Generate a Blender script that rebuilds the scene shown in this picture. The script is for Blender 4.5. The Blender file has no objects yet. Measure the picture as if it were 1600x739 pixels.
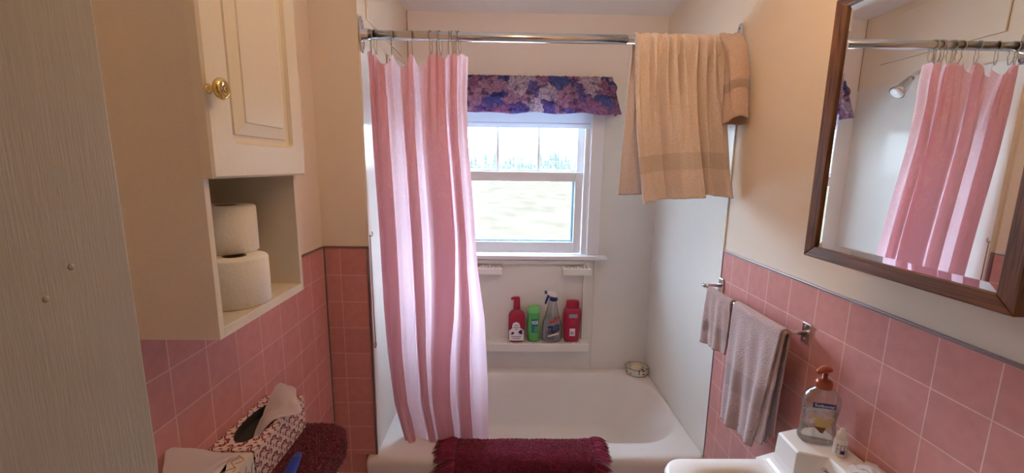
import bpy, bmesh, math, random
from mathutils import Vector, Matrix, noise as mnoise
random.seed(7)
S = bpy.context.scene
COL = S.collection
PI = math.pi
# room measures (metres; camera stands at x=0, y=0, looks along +y)
XL, XA, XR = -0.702, -0.530, 0.861
YN, YB = 1.604, 2.390
ZT, ZR, ZC = 1.307, 0.416, 2.430
YD, YD2 = 0.390, 0.270            # near wall with the doorway
T = 0.1085

# ------------------------------------------------------------------ helpers
def srgb(r, g, b):
    f = lambda c: (c/255/12.92) if c/255 <= .04045 else ((c/255+.055)/1.055)**2.4
    return (f(r), f(g), f(b), 1)

def obj(name, mesh, mat=None, parent=None, smooth=False):
    o = bpy.data.objects.new(name, mesh)
    COL.objects.link(o)
    if mat is not None:
        for m in (mat if isinstance(mat, (list, tuple)) else [mat]):
            mesh.materials.append(m)
    if parent is not None:
        o.parent = parent
    if smooth:
        mesh.polygons.foreach_set('use_smooth', [True]*len(mesh.polygons))
    return o

def tag(o, label=None, cat=None, group=None, kind=None):
    if label: o['label'] = label
    if cat: o['category'] = cat
    if group: o['group'] = group
    if kind: o['kind'] = kind
    return o

def thing(name, label, cat, loc=(0, 0, 0), group=None):
    o = bpy.data.objects.new(name, None)
    o.empty_display_size = .05
    COL.objects.link(o)
    o.location = loc
    return tag(o, label, cat, group)

class MB:
    def __init__(s): s.v = []; s.f = []; s.mi = []
    def add(s, v, f, m=0):
        n = len(s.v); s.v += [tuple(p) for p in v]
        s.f += [tuple(i+n for i in q) for q in f]; s.mi += [m]*len(f)
        return s
    def box(s, x0, x1, y0, y1, z0, z1, m=0):
        v = [(x0,y0,z0),(x1,y0,z0),(x1,y1,z0),(x0,y1,z0),(x0,y0,z1),(x1,y0,z1),(x1,y1,z1),(x0,y1,z1)]
        return s.add(v, [(0,3,2,1),(4,5,6,7),(0,1,5,4),(1,2,6,5),(2,3,7,6),(3,0,4,7)], m)
    def loft(s, loops, cap0=True, cap1=True, closed=True, m=0):
        n = len(loops[0]); v = [p for l in loops for p in l]; f = []
        for i in range(len(loops)-1):
            for j in range(n if closed else n-1):
                k = (j+1) % n
                f.append((i*n+j, i*n+k, (i+1)*n+k, (i+1)*n+j))
        if cap0: f.append(tuple(range(n-1, -1, -1)))
        if cap1: f.append(tuple((len(loops)-1)*n+j for j in range(n)))
        return s.add(v, f, m)
    def tube(s, path, r, n=10, m=0, caps=True):
        path = [Vector(p) for p in path]; loops = []
        up = None
        for i, p in enumerate(path):
            t = (path[min(i+1, len(path)-1)]-path[max(i-1, 0)]).normalized()
            if up is None:
                up = Vector((0,0,1)) if abs(t.z) < .9 else Vector((1,0,0))
            a = (up - t*up.dot(t)).normalized(); b = t.cross(a); up = a
            rr = r[i] if isinstance(r, (list, tuple)) else r
            loops.append([p+a*(rr*math.cos(2*PI*k/n))+b*(rr*math.sin(2*PI*k/n)) for k in range(n)])
        return s.loft(loops, caps, caps, m=m)
    def lathe(s, prof, c=(0,0,0), sx=1, sy=1, n=28, p=2, m=0, cap0=True, cap1=True):
        loops = []
        for (r, z) in prof:
            l = []
            for k in range(n):
                a = 2*PI*k/n; ca, sa = math.cos(a), math.sin(a)
                q = (abs(ca)**p+abs(sa)**p)**(-1/p)
                l.append((c[0]+r*sx*ca*q, c[1]+r*sy*sa*q, c[2]+z))
            loops.append(l)
        return s.loft(loops, cap0, cap1, m=m)
    def mesh(s, name='m'):
        me = bpy.data.meshes.new(name); me.from_pydata(s.v, [], s.f)
        me.polygons.foreach_set('material_index', s.mi); me.update()
        return me

def bevel(o, w=.003, seg=2, ang=40):
    m = o.modifiers.new('bevel', 'BEVEL'); m.width = w; m.segments = seg
    m.limit_method = 'ANGLE'; m.angle_limit = math.radians(ang)
    return o
def subsurf(o, n=1):
    m = o.modifiers.new('sub', 'SUBSURF'); m.levels = n; m.render_levels = n; return o
def solid(o, t, off=0):
    m = o.modifiers.new('solid', 'SOLIDIFY'); m.thickness = t; m.offset = off; return o
def autosmooth(o, ang=35):
    me = o.data
    me.polygons.foreach_set('use_smooth', [True]*len(me.polygons))
    bm = bmesh.new(); bm.from_mesh(me)
    for e in bm.edges:
        if len(e.link_faces) == 2 and e.calc_face_angle(0) > math.radians(ang): e.smooth = False
    bm.to_mesh(me); bm.free()
    return o
def boxo(name, d, mat, parent=None, bev=.0):
    o = obj(name, MB().box(*d).mesh(name), mat, parent)
    if bev: bevel(o, bev)
    return o
def rrect(x0, x1, y0, y1, r, z, n=8):
    pts = []
    r = min(r, (x1-x0)/2-1e-4, (y1-y0)/2-1e-4)
    for (cx, cy, a0) in ((x1-r,y1-r,0),(x0+r,y1-r,PI/2),(x0+r,y0+r,PI),(x1-r,y0+r,3*PI/2)):
        for k in range(n+1):
            a = a0+PI/2*k/n
            pts.append((cx+r*math.cos(a), cy+r*math.sin(a), z))
    return pts
def sheet(fn, nu, nv):
    v = [fn(i/nu, j/nv) for j in range(nv+1) for i in range(nu+1)]
    f = [(j*(nu+1)+i, j*(nu+1)+i+1, (j+1)*(nu+1)+i+1, (j+1)*(nu+1)+i) for j in range(nv) for i in range(nu)]
    return MB().add(v, f)
def lerp(a, b, t): return a+(b-a)*t
def interp(tab, x):
    if x <= tab[0][0]: return tab[0][1]
    for (a, b), (c, d) in zip(tab, tab[1:]):
        if x <= c:
            return b+(d-b)*(x-a)/(c-a)
    return tab[-1][1]
def sinterp(tab, x):
    if x <= tab[0][0]: return tab[0][1]
    for (a, b), (c, d) in zip(tab, tab[1:]):
        if x <= c:
            t = (x-a)/(c-a); t = t*t*(3-2*t)
            return b+(d-b)*t
    return tab[-1][1]
def nz(x, y=0, z=0): return mnoise.noise(Vector((x, y, z)))

# ------------------------------------------------------------------ materials
def new_mat(name):
    m = bpy.data.materials.new(name); m.use_nodes = True
    nt = m.node_tree; b = nt.nodes['Principled BSDF']
    return m, nt, b
def mat(name, col, rough=.5, metal=0, bump=0, bscale=60, var=0, vscale=6, spec=.5, stretch=None, coat=0, sheen=0, alpha=1, trans=0):
    m, nt, b = new_mat(name); N = nt.nodes; L = nt.links
    b.inputs['Base Color'].default_value = col
    b.inputs['Roughness'].default_value = rough
    b.inputs['Metallic'].default_value = metal
    b.inputs['Specular IOR Level'].default_value = spec
    b.inputs['Coat Weight'].default_value = coat
    b.inputs['Coat Roughness'].default_value = .08
    b.inputs['Sheen Weight'].default_value = sheen
    b.inputs['Transmission Weight'].default_value = trans
    tc = N.new('ShaderNodeTexCoord'); mp = N.new('ShaderNodeMapping')
    L.new(tc.outputs['Object'], mp.inputs['Vector'])
    if stretch: mp.inputs['Scale'].default_value = stretch
    if var:
        n = N.new('ShaderNodeTexNoise'); n.inputs['Scale'].default_value = vscale; n.inputs['Detail'].default_value = 5
        L.new(mp.outputs[0], n.inputs['Vector'])
        r = N.new('ShaderNodeValToRGB'); r.color_ramp.elements[0].position = .3; r.color_ramp.elements[1].position = .7
        r.color_ramp.elements[0].color = tuple(c*(1-var) for c in col[:3])+(1,)
        r.color_ramp.elements[1].color = tuple(min(1, c*(1+var)) for c in col[:3])+(1,)
        L.new(n.outputs['Fac'], r.inputs[0]); L.new(r.outputs[0], b.inputs['Base Color'])
    if bump:
        n = N.new('ShaderNodeTexNoise'); n.inputs['Scale'].default_value = bscale; n.inputs['Detail'].default_value = 3
        L.new(mp.outputs[0], n.inputs['Vector'])
        bp = N.new('ShaderNodeBump'); bp.inputs['Strength'].default_value = bump; bp.inputs['Distance'].default_value = .003
        L.new(n.outputs['Fac'], bp.inputs['Height']); L.new(bp.outputs[0], b.inputs['Normal'])
    return m

M = {}
M['paint'] = mat('peach_paint', srgb(232,216,198), .6, bump=.06, bscale=140, var=.02, vscale=3)
M['paint_back'] = mat('pale_paint', srgb(240,229,221), .6, bump=.05, bscale=120)
M['ceiling'] = mat('ceiling_paint', srgb(244,242,240), .8, bump=.05, bscale=90)
M['panel'] = mat('surround_panel', srgb(238,236,229), .16, var=.015, vscale=4, bump=.015, bscale=6)
M['white_trim'] = mat('white_trim_paint', srgb(236,237,240), .32, bump=.04, bscale=40)
M['jamb'] = mat('door_jamb_paint', srgb(178,170,156), .5, bump=.16, bscale=90, stretch=(7,7,.4), var=.03, vscale=30)
M['cab'] = mat('cabinet_white_paint', srgb(228,217,196), .38, bump=.12, bscale=160, stretch=(1,1,.3))
M['cab_melamine'] = mat('cabinet_side_melamine', srgb(224,212,194), .42, bump=.1, bscale=300, var=.02, vscale=200)
M['porcelain'] = mat('tub_enamel', srgb(240,236,231), .32, spec=.45)
M['chrome'] = mat('chrome', (.78,.78,.79,1), .12, 1)
M['rod_chrome'] = mat('brushed_rod', (.62,.62,.63,1), .18, 1)
M['wire'] = mat('hook_wire', (.40,.37,.33,1), .35, 1)
M['brass'] = mat('polished_brass', srgb(226,198,124), .09, 1)
M['edge'] = mat('tile_edge_metal', srgb(150,140,140), .3, .8)
M['burg'] = mat('burgundy_pile', srgb(118,22,52), .9, var=.28, vscale=60, sheen=.3)
M['burg_mat'] = mat('burgundy_mat', srgb(132,26,62), .9, var=.25, vscale=45, sheen=.3)
M['tissue'] = mat('tissue_paper', srgb(240,236,232), .9, bump=.1, bscale=200)
M['paper'] = mat('toilet_paper', srgb(240,236,228), .9, bump=.35, bscale=130)
M['core'] = mat('cardboard_core', srgb(150,125,98), .9)
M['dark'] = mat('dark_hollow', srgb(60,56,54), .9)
M['plastic_white'] = mat('white_plastic', srgb(238,237,233), .3)
M['red'] = mat('red_plastic', srgb(158,22,52), .28)
M['green'] = mat('green_plastic', srgb(88,172,88), .3)
M['green_lid'] = mat('light_green_plastic', srgb(112,198,108), .3)
M['teal'] = mat('teal_print', srgb(38,112,120), .35)
M['navy'] = mat('navy_plastic', srgb(28,38,105), .3)
M['navy_print'] = mat('navy_print', srgb(24,36,110), .4)
M['white_print'] = mat('white_print', srgb(240,238,240), .4)
M['grey_print'] = mat('grey_print', srgb(150,150,160), .45)
M['red_print'] = mat('red_print', srgb(190,50,60), .45)
M['copper'] = mat('copper_plastic', srgb(160,82,54), .3, .35)
M['blue'] = mat('blue_plastic', srgb(30,62,158), .3)
M['soapbar'] = mat('soap_bar', srgb(224,212,180), .45)
M['cream_print'] = mat('shea_print', srgb(205,180,112), .5)
M['brown_print'] = mat('leaf_print', srgb(104,66,40), .5)
M['cord'] = mat('brown_cord', srgb(150,100,84), .7)
M['floor'] = mat('floor_vinyl', srgb(222,216,208), .45, var=.1, vscale=14)
M['trunk'] = mat('bark', srgb(90,76,64), .9)

def tile_mat(name, axis, phase):
    m, nt, b = new_mat(name); N = nt.nodes; L = nt.links
    g = N.new('ShaderNodeNewGeometry'); sp = N.new('ShaderNodeSeparateXYZ'); L.new(g.outputs['Position'], sp.inputs[0])
    a = N.new('ShaderNodeMath'); a.operation = 'SUBTRACT'; a.inputs[1].default_value = phase-20*T
    L.new(sp.outputs[axis], a.inputs[0])
    z = N.new('ShaderNodeMath'); z.operation = 'SUBTRACT'; z.inputs[1].default_value = ZT-20*T
    L.new(sp.outputs[2], z.inputs[0])
    c = N.new('ShaderNodeCombineXYZ'); L.new(a.outputs[0], c.inputs[0]); L.new(z.outputs[0], c.inputs[1])
    br = N.new('ShaderNodeTexBrick'); br.offset = 0; br.squash = 1
    br.inputs['Scale'].default_value = 1; br.inputs['Mortar Size'].default_value = .0014; br.inputs['Mortar Smooth'].default_value = .2
    br.inputs['Brick Width'].default_value = T; br.inputs['Row Height'].default_value = T; br.inputs['Bias'].default_value = 0
    br.inputs['Color1'].default_value = srgb(213,147,141); br.inputs['Color2'].default_value = srgb(206,140,135)
    br.inputs['Mortar'].default_value = srgb(232,196,188)
    L.new(c.outputs[0], br.inputs['Vector'])
    n = N.new('ShaderNodeTexNoise'); n.inputs['Scale'].default_value = 38; n.inputs['Detail'].default_value = 6
    L.new(g.outputs['Position'], n.inputs['Vector'])
    mx = N.new('ShaderNodeMix'); mx.data_type = 'RGBA'; mx.blend_type = 'MULTIPLY'; mx.inputs[0].default_value = .5
    r = N.new('ShaderNodeValToRGB'); r.color_ramp.elements[0].color = (.8,.78,.78,1); r.color_ramp.elements[1].color = (1,1,1,1)
    r.color_ramp.elements[0].position = .3; r.color_ramp.elements[1].position = .65
    L.new(n.outputs['Fac'], r.inputs[0]); L.new(br.outputs['Color'], mx.inputs[6]); L.new(r.outputs[0], mx.inputs[7])
    L.new(mx.outputs[2], b.inputs['Base Color'])
    b.inputs['Roughness'].default_value = .34
    bp = N.new('ShaderNodeBump'); bp.invert = True; bp.inputs['Strength'].default_value = .5; bp.inputs['Distance'].default_value = .0015
    L.new(br.outputs['Fac'], bp.inputs['Height']); L.new(bp.outputs[0], b.inputs['Normal'])
    return m
M['tile_r'] = tile_mat('pink_tile_right', 1, 1.5286)
M['tile_l'] = tile_mat('pink_tile_left', 1, 1.051)
M['tile_n'] = tile_mat('pink_tile_nub', 0, -0.640)

def wood_mat():
    m, nt, b = new_mat('oak_frame'); N = nt.nodes; L = nt.links
    tc = N.new('ShaderNodeTexCoord'); mp = N.new('ShaderNodeMapping'); L.new(tc.outputs['UV'], mp.inputs['Vector'])
    mp.inputs['Scale'].default_value = (6, 120, 1)
    n = N.new('ShaderNodeTexNoise'); n.inputs['Scale'].default_value = 1.6; n.inputs['Detail'].default_value = 7; n.inputs['Distortion'].default_value = .4
    L.new(mp.outputs[0], n.inputs['Vector'])
    r = N.new('ShaderNodeValToRGB')
    r.color_ramp.elements[0].color = srgb(54,29,14); r.color_ramp.elements[0].position = .32
    r.color_ramp.elements[1].color = srgb(126,80,47); r.color_ramp.elements[1].position = .66
    L.new(n.outputs['Fac'], r.inputs[0]); L.new(r.outputs[0], b.inputs['Base Color'])
    b.inputs['Roughness'].default_value = .35
    bp = N.new('ShaderNodeBump'); bp.inputs['Strength'].default_value = .25; bp.inputs['Distance'].default_value = .001
    L.new(n.outputs['Fac'], bp.inputs['Height']); L.new(bp.outputs[0], b.inputs['Normal'])
    return m
M['oak'] = wood_mat()

def terry(name, col, band=None):
    """towelling: fine loop bump; optional woven band between two v values of the UV map"""
    m, nt, b = new_mat(name); N = nt.nodes; L = nt.links
    tc = N.new('ShaderNodeTexCoord')
    n = N.new('ShaderNodeTexNoise'); n.inputs['Scale'].default_value = 260; n.inputs['Detail'].default_value = 2
    L.new(tc.outputs['Object'], n.inputs['Vector'])
    n2 = N.new('ShaderNodeTexNoise'); n2.inputs['Scale'].default_value = 190; L.new(tc.outputs['Object'], n2.inputs['Vector'])
    r = N.new('ShaderNodeValToRGB'); r.color_ramp.elements[0].position = .3; r.color_ramp.elements[1].position = .7
    r.color_ramp.elements[0].color = tuple(c*.9 for c in col[:3])+(1,); r.color_ramp.elements[1].color = tuple(min(1,c*1.06) for c in col[:3])+(1,)
    L.new(n2.outputs['Fac'], r.inputs[0]); L.new(r.outputs[0], b.inputs['Base Color'])
    b.inputs['Roughness'].default_value = .95; b.inputs['Sheen Weight'].default_value = .25; b.inputs['Specular IOR Level'].default_value = .1
    bp = N.new('ShaderNodeBump'); bp.inputs['Strength'].default_value = .8; bp.inputs['Distance'].default_value = .004
    if band:
        sp = N.new('ShaderNodeSeparateXYZ'); L.new(tc.outputs['UV'], sp.inputs[0])
        w = N.new('ShaderNodeMath'); w.operation = 'COMPARE'; w.inputs[1].default_value = (band[0]+band[1])/2; w.inputs[2].default_value = (band[1]-band[0])/2
        L.new(sp.outputs[1], w.inputs[0])
        s = N.new('ShaderNodeMath'); s.operation = 'MULTIPLY'; s.inputs[1].default_value = 1400; L.new(sp.outputs[1], s.inputs[0])
        sn = N.new('ShaderNodeMath'); sn.operation = 'SINE'; L.new(s.outputs[0], sn.inputs[0])
        sm = N.new('ShaderNodeMath'); sm.operation = 'MULTIPLY'; sm.inputs[1].default_value = .12; L.new(sn.outputs[0], sm.inputs[0])
        mx = N.new('ShaderNodeMix'); mx.data_type = 'FLOAT'; L.new(w.outputs[0], mx.inputs[0]); L.new(n.outputs['Fac'], mx.inputs[2]); L.new(sm.outputs[0], mx.inputs[3])
        L.new(mx.outputs[0], bp.inputs['Height'])
        mc = N.new('ShaderNodeMix'); mc.data_type = 'RGBA'; L.new(w.outputs[0], mc.inputs[0]); L.new(r.outputs[0], mc.inputs[6]); mc.inputs[7].default_value = tuple(c*.84 for c in col[:3])+(1,)
        L.new(mc.outputs[2], b.inputs['Base Color'])
    else:
        L.new(n.outputs['Fac'], bp.inputs['Height'])
    L.new(bp.outputs[0], b.inputs['Normal'])
    return m
M['towel'] = terry('tan_towelling', srgb(222,204,196), (.085,.135))
M['towel2'] = terry('brown_towelling', srgb(206,178,164), (.32,.42))
M['towel3'] = terry('mauve_towelling', srgb(186,160,156), (.15,.24))
M['towel4'] = terry('mauve_washcloth', srgb(180,150,144), (.12,.2))

def glass_like(name, col=(1,1,1,1), gloss=.08, rough=.02, tint_mix=0):
    """thin clear material: lets light straight through, mirrors a little at grazing angles"""
    m = bpy.data.materials.new(name); m.use_nodes = True; nt = m.node_tree; N = nt.nodes; L = nt.links
    N.remove(N['Principled BSDF']); out = N['Material Output']
    t = N.new('ShaderNodeBsdfTransparent'); t.inputs[0].default_value = col
    g = N.new('ShaderNodeBsdfGlossy'); g.inputs['Roughness'].default_value = rough
    lw = N.new('ShaderNodeLayerWeight'); lw.inputs[0].default_value = .3
    mu = N.new('ShaderNodeMath'); mu.operation = 'MULTIPLY_ADD'; mu.inputs[1].default_value = .6; mu.inputs[2].default_value = gloss*.5
    L.new(lw.outputs['Fresnel'], mu.inputs[0])
    mx = N.new('ShaderNodeMixShader'); L.new(mu.outputs[0], mx.inputs[0]); L.new(t.outputs[0], mx.inputs[1]); L.new(g.outputs[0], mx.inputs[2])
    last = mx
    if tint_mix:
        d = N.new('ShaderNodeBsdfDiffuse'); d.inputs[0].default_value = (.85,.85,.87,1)
        m2 = N.new('ShaderNodeMixShader'); m2.inputs[0].default_value = tint_mix
        L.new(mx.outputs[0], m2.inputs[1]); L.new(d.outputs[0], m2.inputs[2]); last = m2
    L.new(last.outputs[0], out.inputs[0])
    return m
M['glass'] = glass_like('window_glass', (.97,.99,1,1))
M['clear'] = glass_like('clear_bottle_plastic', (.95,.955,.96,1), .25, .05, .025)
M['liquid'] = glass_like('pale_liquid', (.95,.93,.87,1), .1, .05, .05)
M['blue_liquid'] = glass_like('blue_grey_liquid', (.80,.86,.92,1), .1, .05, .22)
mm, nt, b = new_mat('mirror_silver'); b.inputs['Base Color'].default_value = (.86,.88,.87,1); b.inputs['Metallic'].default_value = 1; b.inputs['Roughness'].default_value = .004
M['mirror'] = mm

def curtain_mat():
    m = bpy.data.materials.new('pink_curtain'); m.use_nodes = True; nt = m.node_tree; N = nt.nodes; L = nt.links
    N.remove(N['Principled BSDF']); out = N['Material Output']
    tc = N.new('ShaderNodeTexCoord')
    # damask leaves woven into the cloth: distorted cells, only in the upper part of the drop
    mp = N.new('ShaderNodeMapping'); L.new(tc.outputs['UV'], mp.inputs[0]); mp.inputs['Scale'].default_value = (26, 46, 1)
    n = N.new('ShaderNodeTexNoise'); n.inputs['Scale'].default_value = 1.4; n.inputs['Detail'].default_value = 2; n.inputs['Distortion'].default_value = 1.6
    L.new(mp.outputs[0], n.inputs['Vector'])
    r = N.new('ShaderNodeValToRGB'); r.color_ramp.elements[0].position = .55; r.color_ramp.elements[1].position = .62
    L.new(n.outputs['Fac'], r.inputs[0])
    sp = N.new('ShaderNodeSeparateXYZ'); L.new(tc.outputs['UV'], sp.inputs[0])
    up = N.new('ShaderNodeMapRange'); up.inputs[1].default_value = .60; up.inputs[2].default_value = .72; L.new(sp.outputs[1], up.inputs[0])
    mu = N.new('ShaderNodeMath'); mu.operation = 'MULTIPLY'; L.new(r.outputs[0], mu.inputs[0]); L.new(up.outputs[0], mu.inputs[1])
    cx = N.new('ShaderNodeMix'); cx.data_type = 'RGBA'; L.new(mu.outputs[0], cx.inputs[0])
    cx.inputs[6].default_value = srgb(226,172,174); cx.inputs[7].default_value = srgb(238,196,190)
    d = N.new('ShaderNodeBsdfDiffuse'); L.new(cx.outputs[2], d.inputs[0])
    t = N.new('ShaderNodeBsdfTranslucent'); t.inputs[0].default_value = srgb(248,218,226)
    mx = N.new('ShaderNodeMixShader'); mx.inputs[0].default_value = .55; L.new(d.outputs[0], mx.inputs[1]); L.new(t.outputs[0], mx.inputs[2])
    g = N.new('ShaderNodeBsdfGlossy'); g.inputs['Roughness'].default_value = .42
    m2 = N.new('ShaderNodeMixShader'); m2.inputs[0].default_value = .05; L.new(mx.outputs[0], m2.inputs[1]); L.new(g.outputs[0], m2.inputs[2])
    nb = N.new('ShaderNodeTexNoise'); nb.inputs['Scale'].default_value = 120; L.new(tc.outputs['Object'], nb.inputs['Vector'])
    bp = N.new('ShaderNodeBump'); bp.inputs['Strength'].default_value = .12; bp.inputs['Distance'].default_value = .002; L.new(nb.outputs['Fac'], bp.inputs['Height'])
    for q in (d, t, g): L.new(bp.outputs[0], q.inputs['Normal'])
    L.new(m2.outputs[0], out.inputs[0])
    return m
M['curtain'] = curtain_mat()
def translucent(name, c1, c2, f):
    m = bpy.data.materials.new(name); m.use_nodes = True; nt = m.node_tree; N = nt.nodes; L = nt.links
    N.remove(N['Principled BSDF']); out = N['Material Output']
    d = N.new('ShaderNodeBsdfDiffuse'); d.inputs[0].default_value = c1
    t = N.new('ShaderNodeBsdfTranslucent'); t.inputs[0].default_value = c2
    mx = N.new('ShaderNodeMixShader'); mx.inputs[0].default_value = f
    L.new(d.outputs[0], mx.inputs[1]); L.new(t.outputs[0], mx.inputs[2]); L.new(mx.outputs[0], out.inputs[0])
    return m
M['sheer_tissue'] = translucent('thin_tissue', srgb(238,230,230), srgb(238,230,230), .35)
M['shade'] = translucent('roller_shade_vinyl', srgb(238,240,244), srgb(225,230,240), .35)
M['liner'] = translucent('white_liner', srgb(232,226,230), srgb(236,232,240), .6)

def floral_mat():
    m, nt, b = new_mat('floral_valance'); N = nt.nodes; L = nt.links
    tc = N.new('ShaderNodeTexCoord')
    mp = N.new('ShaderNodeMapping'); L.new(tc.outputs['UV'], mp.inputs[0])
    nd = N.new('ShaderNodeTexNoise'); nd.inputs['Scale'].default_value = 22; L.new(mp.outputs[0], nd.inputs['Vector'])
    ad = N.new('ShaderNodeMix'); ad.data_type = 'RGBA'; ad.inputs[0].default_value = .09; ad.blend_type = 'ADD'
    L.new(mp.outputs[0], ad.inputs[6]); L.new(nd.outputs['Color'], ad.inputs[7])
    v = N.new('ShaderNodeTexVoronoi'); v.inputs['Scale'].default_value = 13; L.new(ad.outputs[2], v.inputs['Vector'])
    sc = N.new('ShaderNodeSeparateColor'); L.new(v.outputs['Color'], sc.inputs[0])
    r0 = N.new('ShaderNodeValToRGB'); cr = r0.color_ramp; cr.interpolation = 'CONSTANT'
    cr.elements[0].position = 0; cr.elements[0].color = srgb(214,176,194)
    cr.elements[1].position = .84; cr.elements[1].color = srgb(228,216,222)
    for p, c in ((.22,(122,132,190)),(.38,(196,150,178)),(.55,(232,218,222)),(.68,(150,138,190))):
        e = cr.elements.new(p); e.color = srgb(*c)
    L.new(sc.outputs[0], r0.inputs[0])
    # petals and leaves: small cells with pale hearts and dark edges
    v2 = N.new('ShaderNodeTexVoronoi'); v2.feature = 'DISTANCE_TO_EDGE'; v2.inputs['Scale'].default_value = 34; L.new(ad.outputs[2], v2.inputs['Vector'])
    r2 = N.new('ShaderNodeValToRGB'); r2.color_ramp.elements[0].position = .0; r2.color_ramp.elements[0].color = (.48,.46,.62,1)
    r2.color_ramp.elements[1].position = .22; r2.color_ramp.elements[1].color = (1,1,1,1); e = r2.color_ramp.elements.new(.06); e.color = (.80,.76,.88,1)
    L.new(v2.outputs['Distance'], r2.inputs[0])
    n3 = N.new('ShaderNodeTexNoise'); n3.inputs['Scale'].default_value = 26; n3.inputs['Detail'].default_value = 2; L.new(mp.outputs[0], n3.inputs['Vector'])
    r3 = N.new('ShaderNodeValToRGB'); r3.color_ramp.elements[0].position = .36; r3.color_ramp.elements[0].color = srgb(92,96,150); r3.color_ramp.elements[1].position = .44; r3.color_ramp.elements[1].color = (1,1,1,1)
    L.new(n3.outputs['Fac'], r3.inputs[0])
    k1 = N.new('ShaderNodeMix'); k1.data_type = 'RGBA'; k1.blend_type = 'MULTIPLY'; k1.inputs[0].default_value = 1; L.new(r0.outputs[0], k1.inputs[6]); L.new(r2.outputs[0], k1.inputs[7])
    r = N.new('ShaderNodeMix'); r.data_type = 'RGBA'; r.blend_type = 'MULTIPLY'; r.inputs[0].default_value = .6; L.new(k1.outputs[2], r.inputs[6]); L.new(r3.outputs[0], r.inputs[7])
    class _O: outputs = [r.outputs[2]]
    r = _O
    L.new(r.outputs[0], b.inputs['Base Color']); b.inputs['Roughness'].default_value = .7
    # printed cotton lets some window light through
    t = N.new('ShaderNodeBsdfTranslucent'); L.new(r.outputs[0], t.inputs[0])
    mx = N.new('ShaderNodeMixShader'); mx.inputs[0].default_value = .68
    L.new(b.outputs[0], mx.inputs[1]); L.new(t.outputs[0], mx.inputs[2]); L.new(mx.outputs[0], N['Material Output'].inputs[0])
    return m
M['floral'] = floral_mat()

def scroll_mat():
    """tissue-box print: maroon scrolls and dots on off-white, laid out in object space on each face"""
    m, nt, b = new_mat('scroll_print'); N = nt.nodes; L = nt.links
    tc = N.new('ShaderNodeTexCoord')
    sn = N.new('ShaderNodeSeparateXYZ'); L.new(tc.outputs['Normal'], sn.inputs[0])
    so = N.new('ShaderNodeSeparateXYZ'); L.new(tc.outputs['Object'], so.inputs[0])
    def mth(op, a, bb=None, c=None):
        q = N.new('ShaderNodeMath'); q.operation = op
        for i, x in enumerate((a, bb, c)):
            if x is None: continue
            if isinstance(x, (int, float)): q.inputs[i].default_value = x
            else: L.new(x, q.inputs[i])
        return q.outputs[0]
    top = mth('GREATER_THAN', mth('ABSOLUTE', sn.outputs[2]), .6)
    side = mth('GREATER_THAN', mth('ABSOLUTE', sn.outputs[0]), .6)
    def mixf(f, a, bb): return mth('ADD', mth('MULTIPLY', bb, f), mth('MULTIPLY', a, mth('SUBTRACT', 1, f)))
    # u: y on top & sides, x on the ends ; v: x on top, z elsewhere
    isy = mth('MAXIMUM', top, side)
    u = mixf(isy, so.outputs[0], so.outputs[1]); v = mixf(top, so.outputs[2], so.outputs[0])
    u = mth('ADD', u, 10.013); v = mth('ADD', v, 10.02)
    C = .046
    def frac(x, off): return mth('SUBTRACT', mth('FRACT', mth('ADD', mth('DIVIDE', x, C), off)), .5)
    def length(a, bb): return mth('SQRT', mth('ADD', mth('MULTIPLY', a, a), mth('MULTIPLY', bb, bb)))
    tot = None
    for off in (0, .5):
        p, q = frac(u, off), frac(v, off)
        ap = mth('ABSOLUTE', p)
        # two mirrored curls, a stem and a bud per cell
        d1 = length(mth('SUBTRACT', ap, .17), mth('SUBTRACT', q, .06))
        ring = mth('LESS_THAN', mth('ABSOLUTE', mth('SUBTRACT', d1, .13)), .042)
        gap = mth('LESS_THAN', mth('MULTIPLY', mth('SUBTRACT', .2, ap), mth('SUBTRACT', .10, q)), .0085)
        ring = mth('MULTIPLY', ring, gap)
        bud = mth('LESS_THAN', length(mth('SUBTRACT', ap, .19), mth('SUBTRACT', q, .07)), .05)
        stem = mth('LESS_THAN', mth('ADD', ap, mth('ABSOLUTE', mth('MULTIPLY', mth('ADD', q, .30), .45))), .06)
        t = mth('MAXIMUM', mth('MAXIMUM', ring, bud), stem)
        if off: 
            wv = mth('LESS_THAN', mth('ABSOLUTE', mth('SUBTRACT', q, mth('MULTIPLY', mth('COSINE', mth('MULTIPLY', p, 2*PI)), .24))), .05)
            t = mth('MAXIMUM', t, wv)
        tot = t if tot is None else mth('MAXIMUM', tot, t)
    cx = N.new('ShaderNodeMix'); cx.data_type = 'RGBA'; L.new(tot, cx.inputs[0])
    cx.inputs[6].default_value = srgb(236,222,212); cx.inputs[7].default_value = srgb(132,28,44)
    L.new(cx.outputs[2], b.inputs['Base Color']); b.inputs['Roughness'].default_value = .45
    return m
M['scroll'] = scroll_mat()
M['cream_box'] = mat('cream_card', srgb(232,222,206), .5)
M['slate'] = mat('slate_print', srgb(90,104,130), .5)
M['gold'] = mat('gold_print', srgb(176,140,70), .4, .4)

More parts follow.
